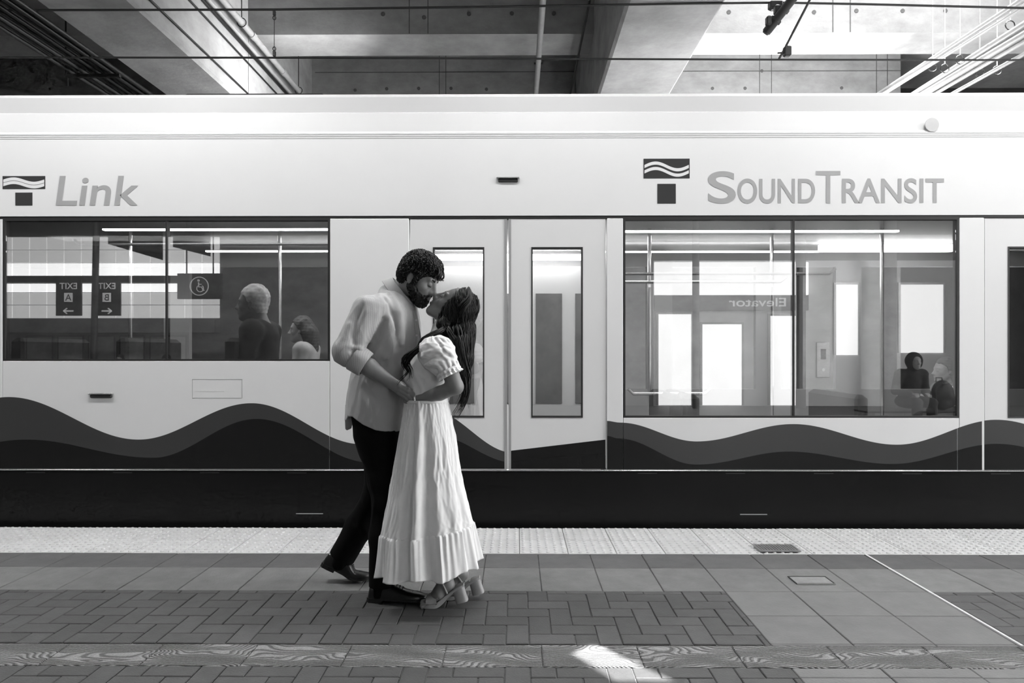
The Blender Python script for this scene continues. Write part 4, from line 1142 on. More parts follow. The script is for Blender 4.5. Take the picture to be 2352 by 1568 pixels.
sculpted('body', join([coarse, fine_head, fine_arm]), M_SKIN_M, man)

# hair, beard, brows, lashes
def hair_cap(fr, prims, name, m, parent, h=.003): return sculpted(name, sculpt(prims, h), m, parent)
W = HM.w; s1 = HM.sc
hair = [ell(HM, (-.010, 0, .045), (.099, .086, .098), .02), ell(HM, (-.055, 0, -.005), (.046, .070, .062), .03), ell(HM, (.040, 0, .085), (.055, .066, .045), .03)]
hair += [cone(W((.022, s * .074, .025)), W((.016, s * .073, -.030)), .013 * s1, .010 * s1, .012) for s in (-1, 1)]
hair += [cone(W((.062, -.022, -.0)), W((.066, .022, .0)), .0565 * s1, .0565 * s1, .012, 's'), ell(HM, (-.002, -.085, -.010), (.026, .018, .036), .006, 's'), ell(HM, (-.002, .085, -.010), (.026, .018, .036), .006, 's')]
hair += [plane(-np.array(upv) * 1 - .75 * np.array(fwd), W((-.075, 0, -.052)), .012)]
hair_f = field(hair, .0035); hair_vf = hair_f.extract()
hr = sculpted('hair', hair_vf, M_HAIR_M, man)
rr = np.random.default_rng(3)
V = hair_vf[0]; sd = V[rr.choice(len(V), 1900, replace=False)]
def flow_m(p):
    q = (p - HM.C) @ HM.R / s1
    top = np.clip((q[:, 2] - .03) / .07, 0, 1)[:, None]; side = np.clip(np.abs(q[:, 1]) / .08, 0, 1)[:, None]
    back = np.clip((-q[:, 0] - .02) / .06, 0, 1)[:, None]
    d = top * np.array([.9, 0, .15]) + (1 - top) * (np.array([.30, 0, -1.0]) * (1 - back) + np.array([-.1, 0, -1.0]) * back)
    d = d + np.sign(q[:, 1:2]) * np.array([0, .35, 0]) * top
    return d @ HM.R.T
ql = (sd - HM.C) @ HM.R / s1
ok = ~((ql[:, 2] < -.012) & (ql[:, 0] > -.035))
paths = comb(hair_f, sd[ok], flow_m, .045, 12, .0050, .0062, 1.4, .0022, rr)
# the fringe that falls over the forehead
for k in range(16):
    y = rr.uniform(-.05, .05); st = np.array([.072, y, .098 + rr.uniform(-.01, .01)])
    pts = spl([st, st + (.026, rr.normal() * .006, -.012), (.108 + rr.uniform(-.006, .006), y * 1.1, .066 + rr.uniform(-.008, .01)), (.101 + rr.uniform(-.006, .008), y * 1.15 + rr.normal() * .008, .048 + rr.uniform(-.012, .012)), (.112 + rr.uniform(-.006, .01), y * 1.1 + rr.normal() * .012, .040 + rr.uniform(-.008, .018))], 12)
    paths.append((np.array([W(p) for p in pts]), np.linspace(.0042, .0012, 12)))
strands('hair_curls', paths, M_HAIR_M, hr if False else man, 5)
beard = head_prims(HM)[:14]
def grow(ps, g):
    out = []
    for p in ps: out.append(Prim((lambda f: (lambda X, Y, Z: f(X, Y, Z) - g))(p.fn), p.lo - g, p.hi + g, p.k, p.mode))
    return out
bl = [ell(HM, (.045, 0, -.064), (.056, .054, .047), .025), cone(W((.076, -.012, -.098)), W((.076, .012, -.098)), .030 * s1, .030 * s1, .02)]
for s in (-1, 1):
    bl += [cone(W((.010, s * .058, -.042)), W((.066, s * .022, -.088)), .024 * s1, .026 * s1, .02), cone(W((.016, s * .069, -.002)), W((.016, s * .062, -.045)), .011 * s1, .020 * s1, .012),
           cone(W((.104, s * .004, -.0435)), W((.086, s * .030, -.064)), .0085 * s1, .0085 * s1, .006)]
bl += [cone(W((.112, -.014, -.0615)), W((.112, .014, -.0615)), .0065 * s1, .0065 * s1, .004, 's'), ell(HM, (.098, -.052, -.028), (.045, .034, .030), .010, 's'), ell(HM, (.098, .052, -.028), (.045, .034, .030), .010, 's'),
       wrinkle(HM.C - .2, HM.C + .2, .0022, 260, 5)]
beard_f = field(bl, .0026); beard_vf = beard_f.extract(); sculpted('beard', beard_vf, M_HAIR_M, man)
bs = beard_vf[0][rr.choice(len(beard_vf[0]), 520, replace=False)]
strands('beard_hairs', comb(beard_f, bs, lambda p: np.tile(HM.R @ np.array([.35, 0, -1.0]), (len(p), 1)), .016, 5, .0012, .0012, 1.0, .0013, rr), M_HAIR_M, man, 4)
for s in (-1, 1):
    MB().tube([Vector(W(p) - MO) for p in spl([(.096, s * .010, .022), (.0985, s * .020, .0275), (.094, s * .033, .031), (.082, s * .047, .026)], 12)], [.002, .0032, .0042, .0046, .0046, .0044, .004, .0036, .003, .0024, .0017, .001], 8).build('eyebrow', M_HAIR_M, man, True)
    MB().tube([Vector(W(p) - MO) for p in spl([(.0915, s * .018, -.001), (.0955, s * .026, -.0045), (.0955, s * .034, -.005), (.087, s * .045, -.001)], 10)], [.0008, .0014, .0018, .002, .0021, .0021, .002, .0018, .0014, .0008], 6).build('eyelashes', M_EYE, man, True)
MB().tube([Vector(W(p) - MO) for p in ((.098, -.018, -.067), (.109, 0, -.0665), (.098, .018, -.067))], [.002, .0048, .002], 8).build('lips', M_LIP, man, True)

# shirt
def ZZ(py, Y=YM): return PZ(py, Y)
def XX(px, Y=YM): return PX(px, Y)
K = YM / FPX
st = [(ZZ(1004), 860, 65, .200), (ZZ(975), 860, 67, .205), (ZZ(920), 868, 70, .205), (ZZ(860), 882, 74, .215), (ZZ(800), 900, 66, .225), (ZZ(750), 907, 58, .225), (ZZ(712), 908, 53, .205), (ZZ(690), 907, 45, .165), (ZZ(672), 905, 36, .11), (ZZ(655), 903, 26, .075)]
shirt = chain([B(872, 706, 3.425), B(846, 716, 3.39), B(796, 806, 3.33)], [.070, .080, .072], .035)
shirt += [cone(B(796, 806, 3.33), B(826, 828, 3.335), .066, .060, .02)]
cd = (B(842, 840, 3.335) - B(806, 815, 3.33)); cd /= np.linalg.norm(cd)
cutp = B(829, 831, 3.335)
shirt.append(plane(cd, cutp, .002))
shirt += chain([B(893, 706, 3.77), B(900, 720, 3.82), B(917, 840, 3.87)], [.065, .075, .064], .03)
shirt += [zloft([(z, XX(cx), YM, rx * K, ry) for z, cx, rx, ry in st], .02, ex=2.3)]
# curved hem: the tail hangs lower at the front than at the side
shirt += [fold([B(840, 690, 3.33), B(873, 700, 3.35)], .018, .006)]
F_ = lambda pts, w, h: shirt.append(fold([B(*p) for p in pts], w, h))
F_([(872, 690, 3.37), (893, 735, 3.40), (899, 800, 3.385)], .020, .010)       # armhole ridge
F_([(858, 700, 3.36), (880, 735, 3.38), (862, 790, 3.385), (842, 820, 3.39)], .016, -.010)  # valley between sleeve and chest
F_([(884, 690, 3.39), (906, 740, 3.40), (912, 800, 3.39)], .014, -.010)
F_([(900, 672, 3.45), (921, 722, 3.41), (924, 790, 3.40)], .016, .010)
F_([(930, 700, 3.47), (936, 750, 3.44), (930, 830, 3.43)], .014, -.010)
F_([(942, 705, 3.51), (950, 750, 3.48), (948, 810, 3.47)], .012, .010)
F_([(886, 820, 3.385), (905, 795, 3.39), (925, 745, 3.41)], .015, .011)
F_([(878, 845, 3.39), (900, 805, 3.385)], .012, -.008)
F_([(836, 706, 3.33), (818, 740, 3.30), (810, 775, 3.285), (812, 798, 3.285)], .018, -.010)   # sleeve folds
F_([(846, 722, 3.325), (838, 765, 3.31), (830, 798, 3.295)], .017, .009)
F_([(802, 745, 3.30), (790, 775, 3.285), (778, 796, 3.285)], .016, .008)
F_([(774, 802, 3.30), (800, 796, 3.275), (826, 800, 3.285)], .012, .010)
F_([(780, 814, 3.295), (806, 806, 3.275), (828, 809, 3.285)], .010, -.009)
F_([(846, 690, 3.37), (870, 684, 3.41), (890, 668, 3.47)], .014, .008)
F_([(838, 702, 3.35), (856, 693, 3.37), (876, 696, 3.385)], .010, -.010)
F_([(818, 862, 3.40), (808, 905, 3.405), (797, 955, 3.42)], .009, .008)      # side seam
F_([(828, 862, 3.395), (820, 905, 3.40), (808, 955, 3.405)], .012, -.007)
F_([(835, 890, 3.39), (865, 930, 3.385), (895, 972, 3.39)], .020, -.012)
F_([(880, 875, 3.39), (900, 925, 3.39), (903, 968, 3.395)], .018, .012)
F_([(845, 880, 3.385), (850, 930, 3.385), (862, 985, 3.39)], .018, .008)
F_([(916, 870, 3.41), (920, 930, 3.41), (916, 985, 3.41)], .014, -.009)
shirt += [crumple([-2, 3, .5], [1, 4.2, 2], .0032, 16, 14, (1, 1, .55))]
shirt += [wrinkle([-2, 3, .5], [1, 4.2, 2], .0022, 24, 11, (1, 1, .7)), wrinkle([-2, 3, .5], [1, 4.2, 2], .0009, 70, 12, (1, 1, .8))]
# hem cut: higher at the near side seam, rounded tails
hz = [(794, 968), (800, 958), (812, 957), (840, 975), (870, 988), (905, 995), (930, 996)]
hx = [XX(a, 3.45) for a, _ in hz]; hzz = [ZZ(b, 3.42) for _, b in hz]
def hem_fn(X, Y, Z):
    zc = np.interp(X.ravel(), hx, hzz).reshape(X.shape)
    return (zc - Z + 0 * Y).astype(np.float32)
shirt.append(Prim(hem_fn, [-99] * 3, [99] * 3, .002, 'i'))
# cut the sleeve at the cuff, open the neck, hollow the lower body
nd = HM.w((-.01, 0, -.04)) - B(905, 690, YM); nd /= np.linalg.norm(nd)
shirt.append(cone(B(914, 672, 3.575), B(914, 672, 3.575) + nd * .12, .066, .066, .006, 's'))
ins = [(z, XX(cx), YM, rx * K - .012, ry - .012) for z, cx, rx, ry in st[:3]]; ins[0] = (ins[0][0] - .05,) + ins[0][1:]
shirt.append(zloft(ins, .004, 's'))
shirt_o = sculpted('shirt', sculpt(shirt, .0042), M_SHIRT, man)
# back tail that shows below the seam
mb = MB()
tl = [(793, 930), (792, 960), (793, 985), (797, 988), (806, 984), (813, 960)]
mb.loft([[tuple(B(x, y, 3.60) - MO) for x, y in tl], [tuple(B(x + 1, y - 1, 3.66) - MO) for x, y in tl]])
mb.build('shirt_tail', M_SHIRT, man, True)
# rolled cuff
def ring_pts(c, ax, r, n=24, ph0=0.0, wob=0.0, nw=7, sq=1.0):
    ax = np.array(ax, float); ax /= np.linalg.norm(ax); h = np.array([0, 1.0, 0]); e1 = np.cross(ax, h); e1 /= np.linalg.norm(e1); e2 = np.cross(e1, ax)
    return [c + (r + wob * math.sin(nw * t + ph0)) * (math.cos(t) * e1 + sq * math.sin(t) * e2) for t in np.linspace(0, 2 * PI, n, endpoint=False)]
mb = MB(); c0, c1 = B(812, 819, 3.332), B(841, 838, 3.336)
rings = []
for u, r in ((0.0, .056), (0.0, .066), (.08, .0695), (.5, .0685), (.92, .066), (1.0, .063), (1.0, .054), (.5, .052)):
    rings.append([tuple(p - MO) for p in ring_pts(c0 + (c1 - c0) * u, c1 - c0, r, 28, 1.2 * u, .0016, 5)])
mb.loft(rings, cap=False); mb.build('rolled_cuff', M_SHIRT, man, True)
# collar: stand and folded leaf around the neck
n_ax = np.array([.66, -.05, .75]); n_ax /= np.linalg.norm(n_ax)
bp, fp = B(899, 641, 3.58), B(951, 707, 3.56)
cc = (bp + fp) / 2; ea = (fp - bp) / 2; eb = np.array([0, .073, 0]); nrm = np.cross(eb, ea); nrm /= np.linalg.norm(nrm)
if nrm[2] < 0: nrm = -nrm
mb = MB(); prof = [(0.93, -.030), (0.97, .000), (1.00, .012), (1.06, .010), (1.17, -.016), (1.27, -.040), (1.25, -.042), (1.12, -.014), (1.03, -.004)]
ang = np.linspace(.16, 2 * PI - .16, 44)
rings = []
for t in ang:
    fr_ = abs(t - PI) / PI; drop = .016 * fr_ ** 3; flare = 1 + .10 * fr_ ** 2
    rings.append([tuple(cc + (ea * math.cos(t) * (k if k < 1.05 else 1 + (k - 1) * flare) + eb * math.sin(t) * k) + nrm * (h - (drop if k > 1.05 else 0)) - MO) for k, h in prof])
mb.loft(rings); mb.build('collar', M_SHIRT, man, True)
# placket edge and buttons down the front
pl = spl([B(951, 712, 3.50), B(957, 745, 3.48), B(962, 775, 3.475), B(961, 800, 3.47)], 14)
mb = MB(); rings = []
for p in pl: rings.append([tuple(p + np.array(o) - MO) for o in ((-.010, -.004, 0), (.006, -.006, 0), (.010, .012, 0), (-.006, .014, 0))])
mb.loft(rings); mb.build('placket', M_SHIRT, man, True)
bm_ = MB().tube([(0, -.002, 0), (0, .002, 0)], .0055, 12); bme = mesh('button', bm_.v, bm_.f, M_SIGNW if False else mat('button_pale', .6, .3, noise=.05, nscale=20))
for px, py, yy in ((957, 770, 3.4685), (956, 735, 3.476)): link('button', bme, man, B(px, py, yy) - MO)

# trousers
trs = [zloft([(ZZ(1045), XX(874), YM, 42 * K, .150), (ZZ(1000), XX(868), YM, 52 * K, .168), (ZZ(945), XX(864), YM, 55 * K, .165)], .03)]
trs += chain([B(868, 1000, 3.52), B(886, 1105, 3.495), B(892, 1150, 3.48), B(880, 1230, 3.472), B(877, 1345, 3.466)], [.104, .088, .079, .070, .066], .05, k2=.03)
trs += chain([B(866, 1005, 3.69), B(874, 1095, 3.70), B(868, 1132, 3.70), B(827, 1208, 3.715), B(785, 1280, 3.74)], [.095, .080, .076, .074, .071], .05, k2=.03)
G_ = lambda pts, w, h: trs.append(fold([B(*p) for p in pts], w, h))
G_([(850, 1100, 3.42), (862, 1150, 3.41), (850, 1200, 3.42)], .012, .006); G_([(866, 1170, 3.40), (880, 1185, 3.40), (895, 1180, 3.40)], .010, -.006)
G_([(838, 1150, 3.64), (850, 1165, 3.63), (866, 1162, 3.64)], .012, .008); G_([(815, 1200, 3.645), (835, 1225, 3.645)], .012, -.006)
trs += [wrinkle([-2, 3, -.1], [1, 4.2, 1.2], .002, 28, 21, (1, 1, .6))]
dn = B(789, 1268, 3.735) - B(822, 1210, 3.715)
trs += [plane((0, 0, -1), (0, 0, ZZ(1346, 3.47)), .003), plane(dn, B(791, 1276, 3.735), .003)] if False else [Prim(lambda X, Y, Z: np.where(X > B(838, 0, 3.55)[0], ZZ(1345, 3.47) - Z + 0 * Y, ((X - B(789, 1281, 3.74)[0]) * dn[0] + (Y - 3.735) * dn[1] + (Z - B(789, 1281, 3.74)[2]) * dn[2]) / np.linalg.norm(dn)), [-99] * 3, [99] * 3, .003, 'i')]
sculpted('trousers', sculpt(trs, .0055), M_TROUSER, man)

for q_ in (([B(876, 1330, 3.466), B(872, 1362, 3.466)]), ([B(800, 1255, 3.735), B(781, 1292, 3.748)])):
    sculpted('sock', sculpt(chain(q_, [.048, .046], .01), .006), M_TROUSER, man)
# leather shoes
def oxford(base, ang_z, bend, lift, parent_name, L=.305):
    """Shoe along local x from heel to toe; bend lifts the heel about the ball."""
    sh = link('shoe', None, man, base - MO); sh.rotation_euler = (0, 0, ang_z)
    ball = .205
    def dfm(p):
        x, y, z = p
        if x < ball and bend > 0:
            t = min(1, (ball - x) / .05); a = bend * t
            dx, dz = x - ball, z
            return (ball + dx * math.cos(a) + dz * math.sin(a) * 1.0, y, -dx * math.sin(a) + dz * math.cos(a))
        return p
    def ringset(sts, zf):
        rings = []
        for l, hw, asym, z0, z1, pw in sts:
            r = []
            for t in np.linspace(0, 2 * PI, 22, endpoint=False):
                c, s = math.cos(t), math.sin(t)
                y = hw * math.copysign(abs(c) ** .8, c) + asym
                z = z0 + (z1 - z0) * (max(s, 0) ** pw) if s > 0 else z0
                if s <= 0: y = hw * math.copysign(abs(c) ** .8, c) + asym
                r.append(dfm((l, y, z)))
            rings.append(r)
        return rings
    up_ = [(.002, .018, 0, .024, .050, .8), (.010, .029, 0, .022, .082, .6), (.030, .034, 0, .022, .094, .5), (.070, .036, 0, .022, .094, .5), (.105, .037, -.002, .022, .096, .6), (.130, .039, -.003, .022, .088, .7),
           (.165, .042, -.003, .022, .072, .75), (.200, .045, -.002, .022, .058, .75), (.235, .044, 0, .022, .050, .7), (.265, .038, .002, .022, .044, .65), (.288, .027, .003, .022, .036, .6), (.300, .012, .003, .023, .029, .6)]
    MB().loft(ringset(up_, 0)).build('upper', M_LEATHER, sh, True)
    so = [(-.004, .020, 0), (.010, .034, 0), (.040, .038, 0), (.085, .035, 0), (.130, .038, -.002), (.170, .045, -.003), (.205, .049, -.002), (.240, .047, 0), (.272, .039, .002), (.296, .025, .003), (.307, .010, .003)]
    rings = []
    for l, hw, a in so:
        z0 = .012; r = [(l, -hw + a, z0), (l, hw + a, z0), (l, hw + a, .0225), (l, -hw + a, .0225)]
        if l > .25: r = [(x, y, z + (l - .25) * .10) for x, y, z in r]
        rings.append([dfm(p) for p in r])
    MB().loft(rings).build('sole', M_SOLE, sh)
    rings = []
    for l, hw in ((-.004, .020), (.008, .033), (.040, .038), (.078, .036)): rings.append([dfm(p) for p in ((l, -hw, 0), (l, hw, 0), (l, hw, .013), (l, -hw, .013))])
    MB().loft(rings).build('heel', M_SOLE, sh)
    for i in range(5):
        l = .118 + i * .015; z = .0945 - i * .0058
        MB().tube([dfm((l, -.020, z - .008)), dfm((l - .002, 0, z + .0035)), dfm((l, .020, z - .008))], .0022, 6).build('lace', M_SOLE, sh)
    mbt = MB()
    mbt.tube([dfm((.232, -.043, .028)), dfm((.228, -.030, .046)), dfm((.226, 0, .0535)), dfm((.228, .030, .046)), dfm((.232, .043, .028))], .0016, 5); mbt.build('toe_cap_seam', M_SOLE, sh)
    return sh
oxford(np.array([B(846, 1386, 3.455)[0], 3.462, .0012]), math.radians(-3), 0.0, 0, '')
oxford(np.array([B(832, 1345, 3.745)[0] - .245, 3.752, .0012]), math.radians(2), math.radians(25.5), 0, '')
# ------------------------------------------------------------------ the woman
YW = 3.44
M_DRESS = mat('dress_linen_white', 0.76, 0.9, noise=0.05, nscale=20, bump=0.10, bscale=420)
M_SANDAL = mat('sandal_leather', 0.30, 0.45, noise=0.1, nscale=25, bump=.06, bscale=150)
M_BANGLE = mat('bracelet_silver', 0.75, 0.2, 0.9, noise=.05, nscale=40)
woman = empty('person', B(1010, 1390, 3.42), label='person with long dark hair in white puff sleeve dress and platform sandals', category='person')
WO = np.array(woman.location)
ph = math.radians(50); yw = math.radians(4)
fwdw = np.array([-math.cos(ph) * math.cos(yw), math.cos(ph) * math.sin(yw), math.sin(ph)])
upw = np.array([math.sin(ph) * math.cos(yw), -math.sin(ph) * math.sin(yw), math.cos(ph)])
HW = face_frame(B(1043, 712, 3.50), fwdw, upw, 1.0)
head_w = head_prims(HW, True)
neck_w = chain([HW.w((-.018, 0, -.040)), B(1014, 755, 3.46), B(1008, 790, 3.44)], [.047, .045, .07], .025)
arm_w = chain([B(1014, 800, 3.315), B(1046, 888, 3.275), B(1010, 903, 3.30), B(964, 916, 3.348)], [.045, .038, .034, .0225], .02)
hand_w = [cone(B(966, 915, 3.347), B(943, 918, 3.358), .0225, .026, .010, sq=((0, .5, 1), 1.15))]
for i, (dy, dY) in enumerate(((-7, .012), (-2.5, .004), (3, .0), (8, .004))):
    hand_w += chain([B(943, 918 + dy * .8, 3.352 + dY), B(931, 914 + dy, 3.350 + dY), B(927, 905 + dy, 3.372 + dY)], [.0095, .0085, .0065], .006, k2=.004)
hand_w += chain([B(955, 908, 3.365), B(943, 902, 3.375), B(932, 897, 3.378)], [.010, .009, .007], .008, k2=.004)
arm_wf = chain([B(1005, 800, 3.57), B(1020, 880, 3.62), B(960, 900, 3.62)], [.042, .036, .026], .02)
torso_w = [zloft([(PZ(960, YW), PX(985, YW), YW, .10, .12), (PZ(905, YW), PX(986, YW), YW, .09, .095), (PZ(850, YW), PX(992, YW), YW, .10, .11), (PZ(795, YW), PX(1008, YW), YW, .07, .13)], .03)]
legs_w = chain([B(985, 970, 3.38), B(985, 1150, 3.36), B(1022, 1325, 3.385)], [.075, .05, .033], .03) + chain([B(990, 970, 3.50), B(1000, 1150, 3.50), B(1052, 1312, 3.50)], [.075, .05, .033], .03)
# feet: heel raised, weight on the ball
FT = [(3.385, [(1022, 1325), (1030, 1343), (1008, 1362), (984, 1381), (972, 1386)]), (3.50, [(1050, 1308), (1062, 1318), (1042, 1338), (1022, 1352), (1012, 1357)])]
feet_w = []
for Y, q in FT:
    a = [B(x, y, Y) for x, y in q]
    feet_w += [cone(a[0], a[1], .033, .028, .02), cone(a[1], a[2], .027, .030, .02), cone(a[0], a[2], .032, .028, .02), cone(a[2], a[3], .028, .019, .015, sq=((0, 1, 0), .72)), cone(a[3], a[4], .018, .011, .01, sq=((0, 1, 0), .6))]
    for j in range(5):
        y = Y - .030 + j * .0145
        feet_w.append(cone(np.array([a[3][0] - .002, y, a[3][2] - .002]), np.array([a[4][0] - .008 + .007 * abs(j - 1), y, a[4][2] - .006]), .0085, .0075 if j else .009, .004))
body_w = torso_w + head_w + neck_w + arm_w + hand_w + arm_wf + legs_w + feet_w
hl = np.array([B(962, 0, 3.5)[0], 3.38, B(0, 775, 3.5)[2]]); hh = np.array([B(1110, 0, 3.5)[0], 3.64, B(0, 640, 3.5)[2]])
al = np.array([B(915, 0, 3.35)[0], 3.20, B(0, 945, 3.3)[2]]); ah = np.array([B(1070, 0, 3.3)[0], 3.405, B(0, 838, 3.3)[2]])
fl = np.array([B(950, 0, 3.35)[0], 3.25, -.02]); fh = np.array([B(1090, 0, 3.35)[0], 3.60, .16])
coarse = sculpt(body_w, .007)
for l_, h_ in ((hl, hh), (al, ah), (fl, fh)): coarse = drop_box(*coarse, l_, h_)
sculpted('body', join([coarse, sculpt(head_w + neck_w + torso_w, .0026, hl, hh), sculpt(arm_w + hand_w, .0026, al, ah), sculpt(legs_w + feet_w, .003, fl, fh)]), M_SKIN_W, woman)
Wd = HW.w
for s in (-1, 1):
    MB().tube([Vector(Wd(p) - WO) for p in spl([(.0955, s * .011, .021), (.0975, s * .021, .026), (.092, s * .034, .029), (.080, s * .047, .024)], 12)], [.001, .0018, .0024, .0026, .0026, .0025, .0023, .002, .0017, .0013, .001, .0006], 8).build('eyebrow', M_HAIR_W, woman, True)
    MB().tube([Vector(Wd(p) - WO) for p in spl([(.0915, s * .018, -.001), (.0965, s * .026, -.0045), (.0975, s * .034, -.006), (.088, s * .045, -.002)], 10)], [.0008, .0014, .002, .0024, .0026, .0026, .0024, .002, .0014, .0008], 6).build('eyelashes', M_EYE, woman, True)
MB().tube([Vector(Wd(p) - WO) for p in ((.094, -.020, -.0585), (.1075, 0, -.0545), (.094, .020, -.0585))], [.002, .0055, .002], 8).build('lips', M_LIP, woman, True)
MB().tube([Vector(Wd(p) - WO) for p in ((.094, -.018, -.064), (.108, 0, -.067), (.094, .018, -.064))], [.002, .0062, .002], 8).build('lips', M_LIP, woman, True)

# bodice
bod = [zloft([(PZ(930, YW), PX(981, YW), YW, .108, .108), (PZ(905, YW), PX(984, YW), YW, .112, .110), (PZ(870, YW), PX(989, YW), YW, .126, .125), (PZ(838, YW), PX(995, YW), YW, .120, .135), (PZ(800, YW), PX(1006, YW), YW, .092, .145), (PZ(775, YW), PX(1012, YW), YW, .065, .14)], .02)]
bod += [cone(B(951, 858, 3.395), B(951, 858, 3.475), .05, .05, .04), cone(B(1010, 765, YW), HW.w((-.02, 0, -.02)), .075, .06, .01, 's')]
for pts, w, h in (([(975, 925, 3.33), (968, 890, 3.325), (955, 862, 3.33)], .010, .006), ([(992, 928, 3.325), (996, 885, 3.31), (1000, 850, 3.31)], .010, -.006), ([(952, 925, 3.35), (950, 895, 3.34)], .008, .005), ([(1018, 926, 3.34), (1016, 900, 3.33)], .008, .005)):
    bod.append(fold([B(*p) for p in pts], w, h))
bod.append(crumple([-2, 3, .5], [1, 4, 2], .0030, 26, 31, (1, 1, .6)))
sculpted('bodice', sculpt(bod, .004), M_DRESS, woman)
# puff sleeves
def sleeve(c, s, near):
    fr = Frame(c, np.eye(3)); ps = [ell(fr, (.000, 0, .020), (.092, .068, .075), .03), ell(fr, (.024, -.008 * s, -.032), (.080, .066, .058), .03), ell(fr, (.050, -.018 * s, -.070), (.062, .060, .040), .03), ell(fr, (-.030, .01 * s, -.012), (.050, .052, .062), .03)]
    r2 = np.random.default_rng(8)
    cuffc = B(1031, 855, 3.288) if near else c + np.array([.050, .010, -.084])
    for k in range(26):
        t = 2 * PI * k / 26 + r2.uniform(-.1, .1); e = np.array([math.cos(t), math.sin(t), 0])
        top = c + np.array([-.015, 0, .088]) + e * np.array([.025, .02, 0]); mid_ = c + e * np.array([.090, .064, 0]) + np.array([.01, 0, .015]); low = cuffc + e * np.array([.055, .045, 0]) + np.array([0, 0, .012])
        ps.append(fold([top, c + e * np.array([.072, .052, 0]) + np.array([0, 0, .062])], .007, .007 * (1 if k % 2 else -1)))
        ps.append(fold([low, .55 * low + .45 * mid_], .008, .008 * (1 if k % 2 else -1)))
    def q(px, py, dy): return B(px, py, c[1] - s * .066 + dy)
    if near:
        for pts, w, h in (([(968, 820, .02), (990, 806, .0), (1020, 800, .005), (1040, 815, .02)], .010, .010), ([(972, 832, .02), (1000, 815, -.002), (1030, 813, .005)], .009, -.010), ([(985, 790, .02), (1000, 800, .005), (1025, 822, .0), (1045, 838, .02)], .010, .009),
                          ([(996, 774, .03), (1010, 790, .012), (1018, 806, .003)], .008, -.009), ([(975, 842, .02), (1000, 832, .0), (1032, 836, .005)], .010, .009), ([(968, 836, .02), (985, 848, .01), (1005, 850, .006)], .008, -.008)):
            ps.append(fold([q(*p) for p in pts], w, h))
    ps.append(crumple(c - .2, c + .2, .0062, 30, 33, (.8, .8, 1.2), 6)); ps.append(wrinkle(c - .2, c + .2, .002, 60, 34))
    axd = np.array([.45, -.05 * s, -.89]); ps.append(plane(axd, cuffc, .004))
    o = link('puff_sleeve', None, woman, c - WO)
    VF = sculpt(ps, .0035); V, F = VF
    sculpted('sleeve_cloth', (V - WO, F), M_DRESS, o)
    mb = MB(); rings = []
    for u, r, wb in ((-.016, .052, .001), (-.008, .060, .002), (.000, .062, .003), (.005, .0595, .003), (.010, .062, .004), (.018, .066, .005), (.019, .063, .005), (.008, .055, .003), (-.01, .048, .001)):
        rings.append([tuple(p - c) for p in ring_pts(cuffc + axd * u, axd, r, 72, .4 + .3 * math.sin(9 * u * 50), wb, 17, .96)])
    mb.loft(rings, cap=False); mb.build('sleeve_frill', M_DRESS, o, True)
sleeve(B(1002, 814, 3.315), 1, True); sleeve(B(1010, 812, 3.575), -1, False)
# skirt: gathered cloth with a gathered flounce
def skirt(name, rows, nr, seed, folds, inner=.004, hemf=None):
    n = 320; rows_ = spl(rows, nr); rings = []
    for i, (py, L, R, ry) in enumerate(rows_):
        u = i / (nr - 1); ring = []
        for k in range(n):
            t = 2 * PI * k / n; c, s = math.cos(t), math.sin(t)
            f = folds(t, u)
            cxp = (L + R) / 2; X = PX(cxp, YW) + ((R - L) / 2 * YW / FPX + f) * c
            Yv = YW - .02 + (ry + f) * s + (-.075 * u0(py) * (max(0, -c)) ** 1.5)
            z = PZ(py, YW) + (hemf(t, u) if hemf else 0)
            ring.append((X, Yv, z))
        rings.append(ring)
    off = WO; mb = MB(); mb.loft([[tuple(np.array(p) - off) for p in r] for r in rings], cap=False)
    o = mb.build(name, M_DRESS, woman, True)
    md = o.modifiers.new('thickness', 'SOLIDIFY'); md.thickness = inner; md.offset = -1
    o.data.polygons.foreach_set('use_smooth', [True] * len(o.data.polygons))
    return o
def u0(py): return min(1, max(0, (py - 930) / 120))
# angle helper: theta of the near-side point seen at px on the ring (near side is s < 0)
def th(px, L, R): return -math.acos(max(-1, min(1, (px - (L + R) / 2) / ((R - L) / 2))))
crease = th(968, 886, 1087)
r3 = np.random.default_rng(4); hf = [(r3.integers(5, 15), r3.uniform(0, 6.28), r3.uniform(.4, 1)) for _ in range(7)]
def wrapd(a): return (a + PI) % (2 * PI) - PI
r6 = np.random.default_rng(17); lw = [(r6.normal() * 26, r6.normal() * 20, r6.uniform(0, 6.28)) for _ in range(14)]
def lin_w(t, u):
    a = .25 * math.sin(5 * t + 4 * u); q = 0
    for kt, ku, p in lw: q += math.sin(round(kt) * t + ku * u + p + 1.6 * math.sin(4 * u + 2 * t + p))
    m = .5 + .5 * math.sin(3 * t + 7 * u + 1) * math.sin(2 * t - 5 * u)
    cr = sum((1 - abs(math.sin(.5 * (round(kt * .6) * t + ku * .8 * u + p) + .6 * math.sin(5 * u + 2 * t)))) ** 4 for kt, ku, p in lw[:7])
    return .0016 * (cr - 1.6) * (.3 + m) * min(1, .3 + 2 * u) + .00035 * q * (.35 + m) * min(1, .4 + 2 * u)
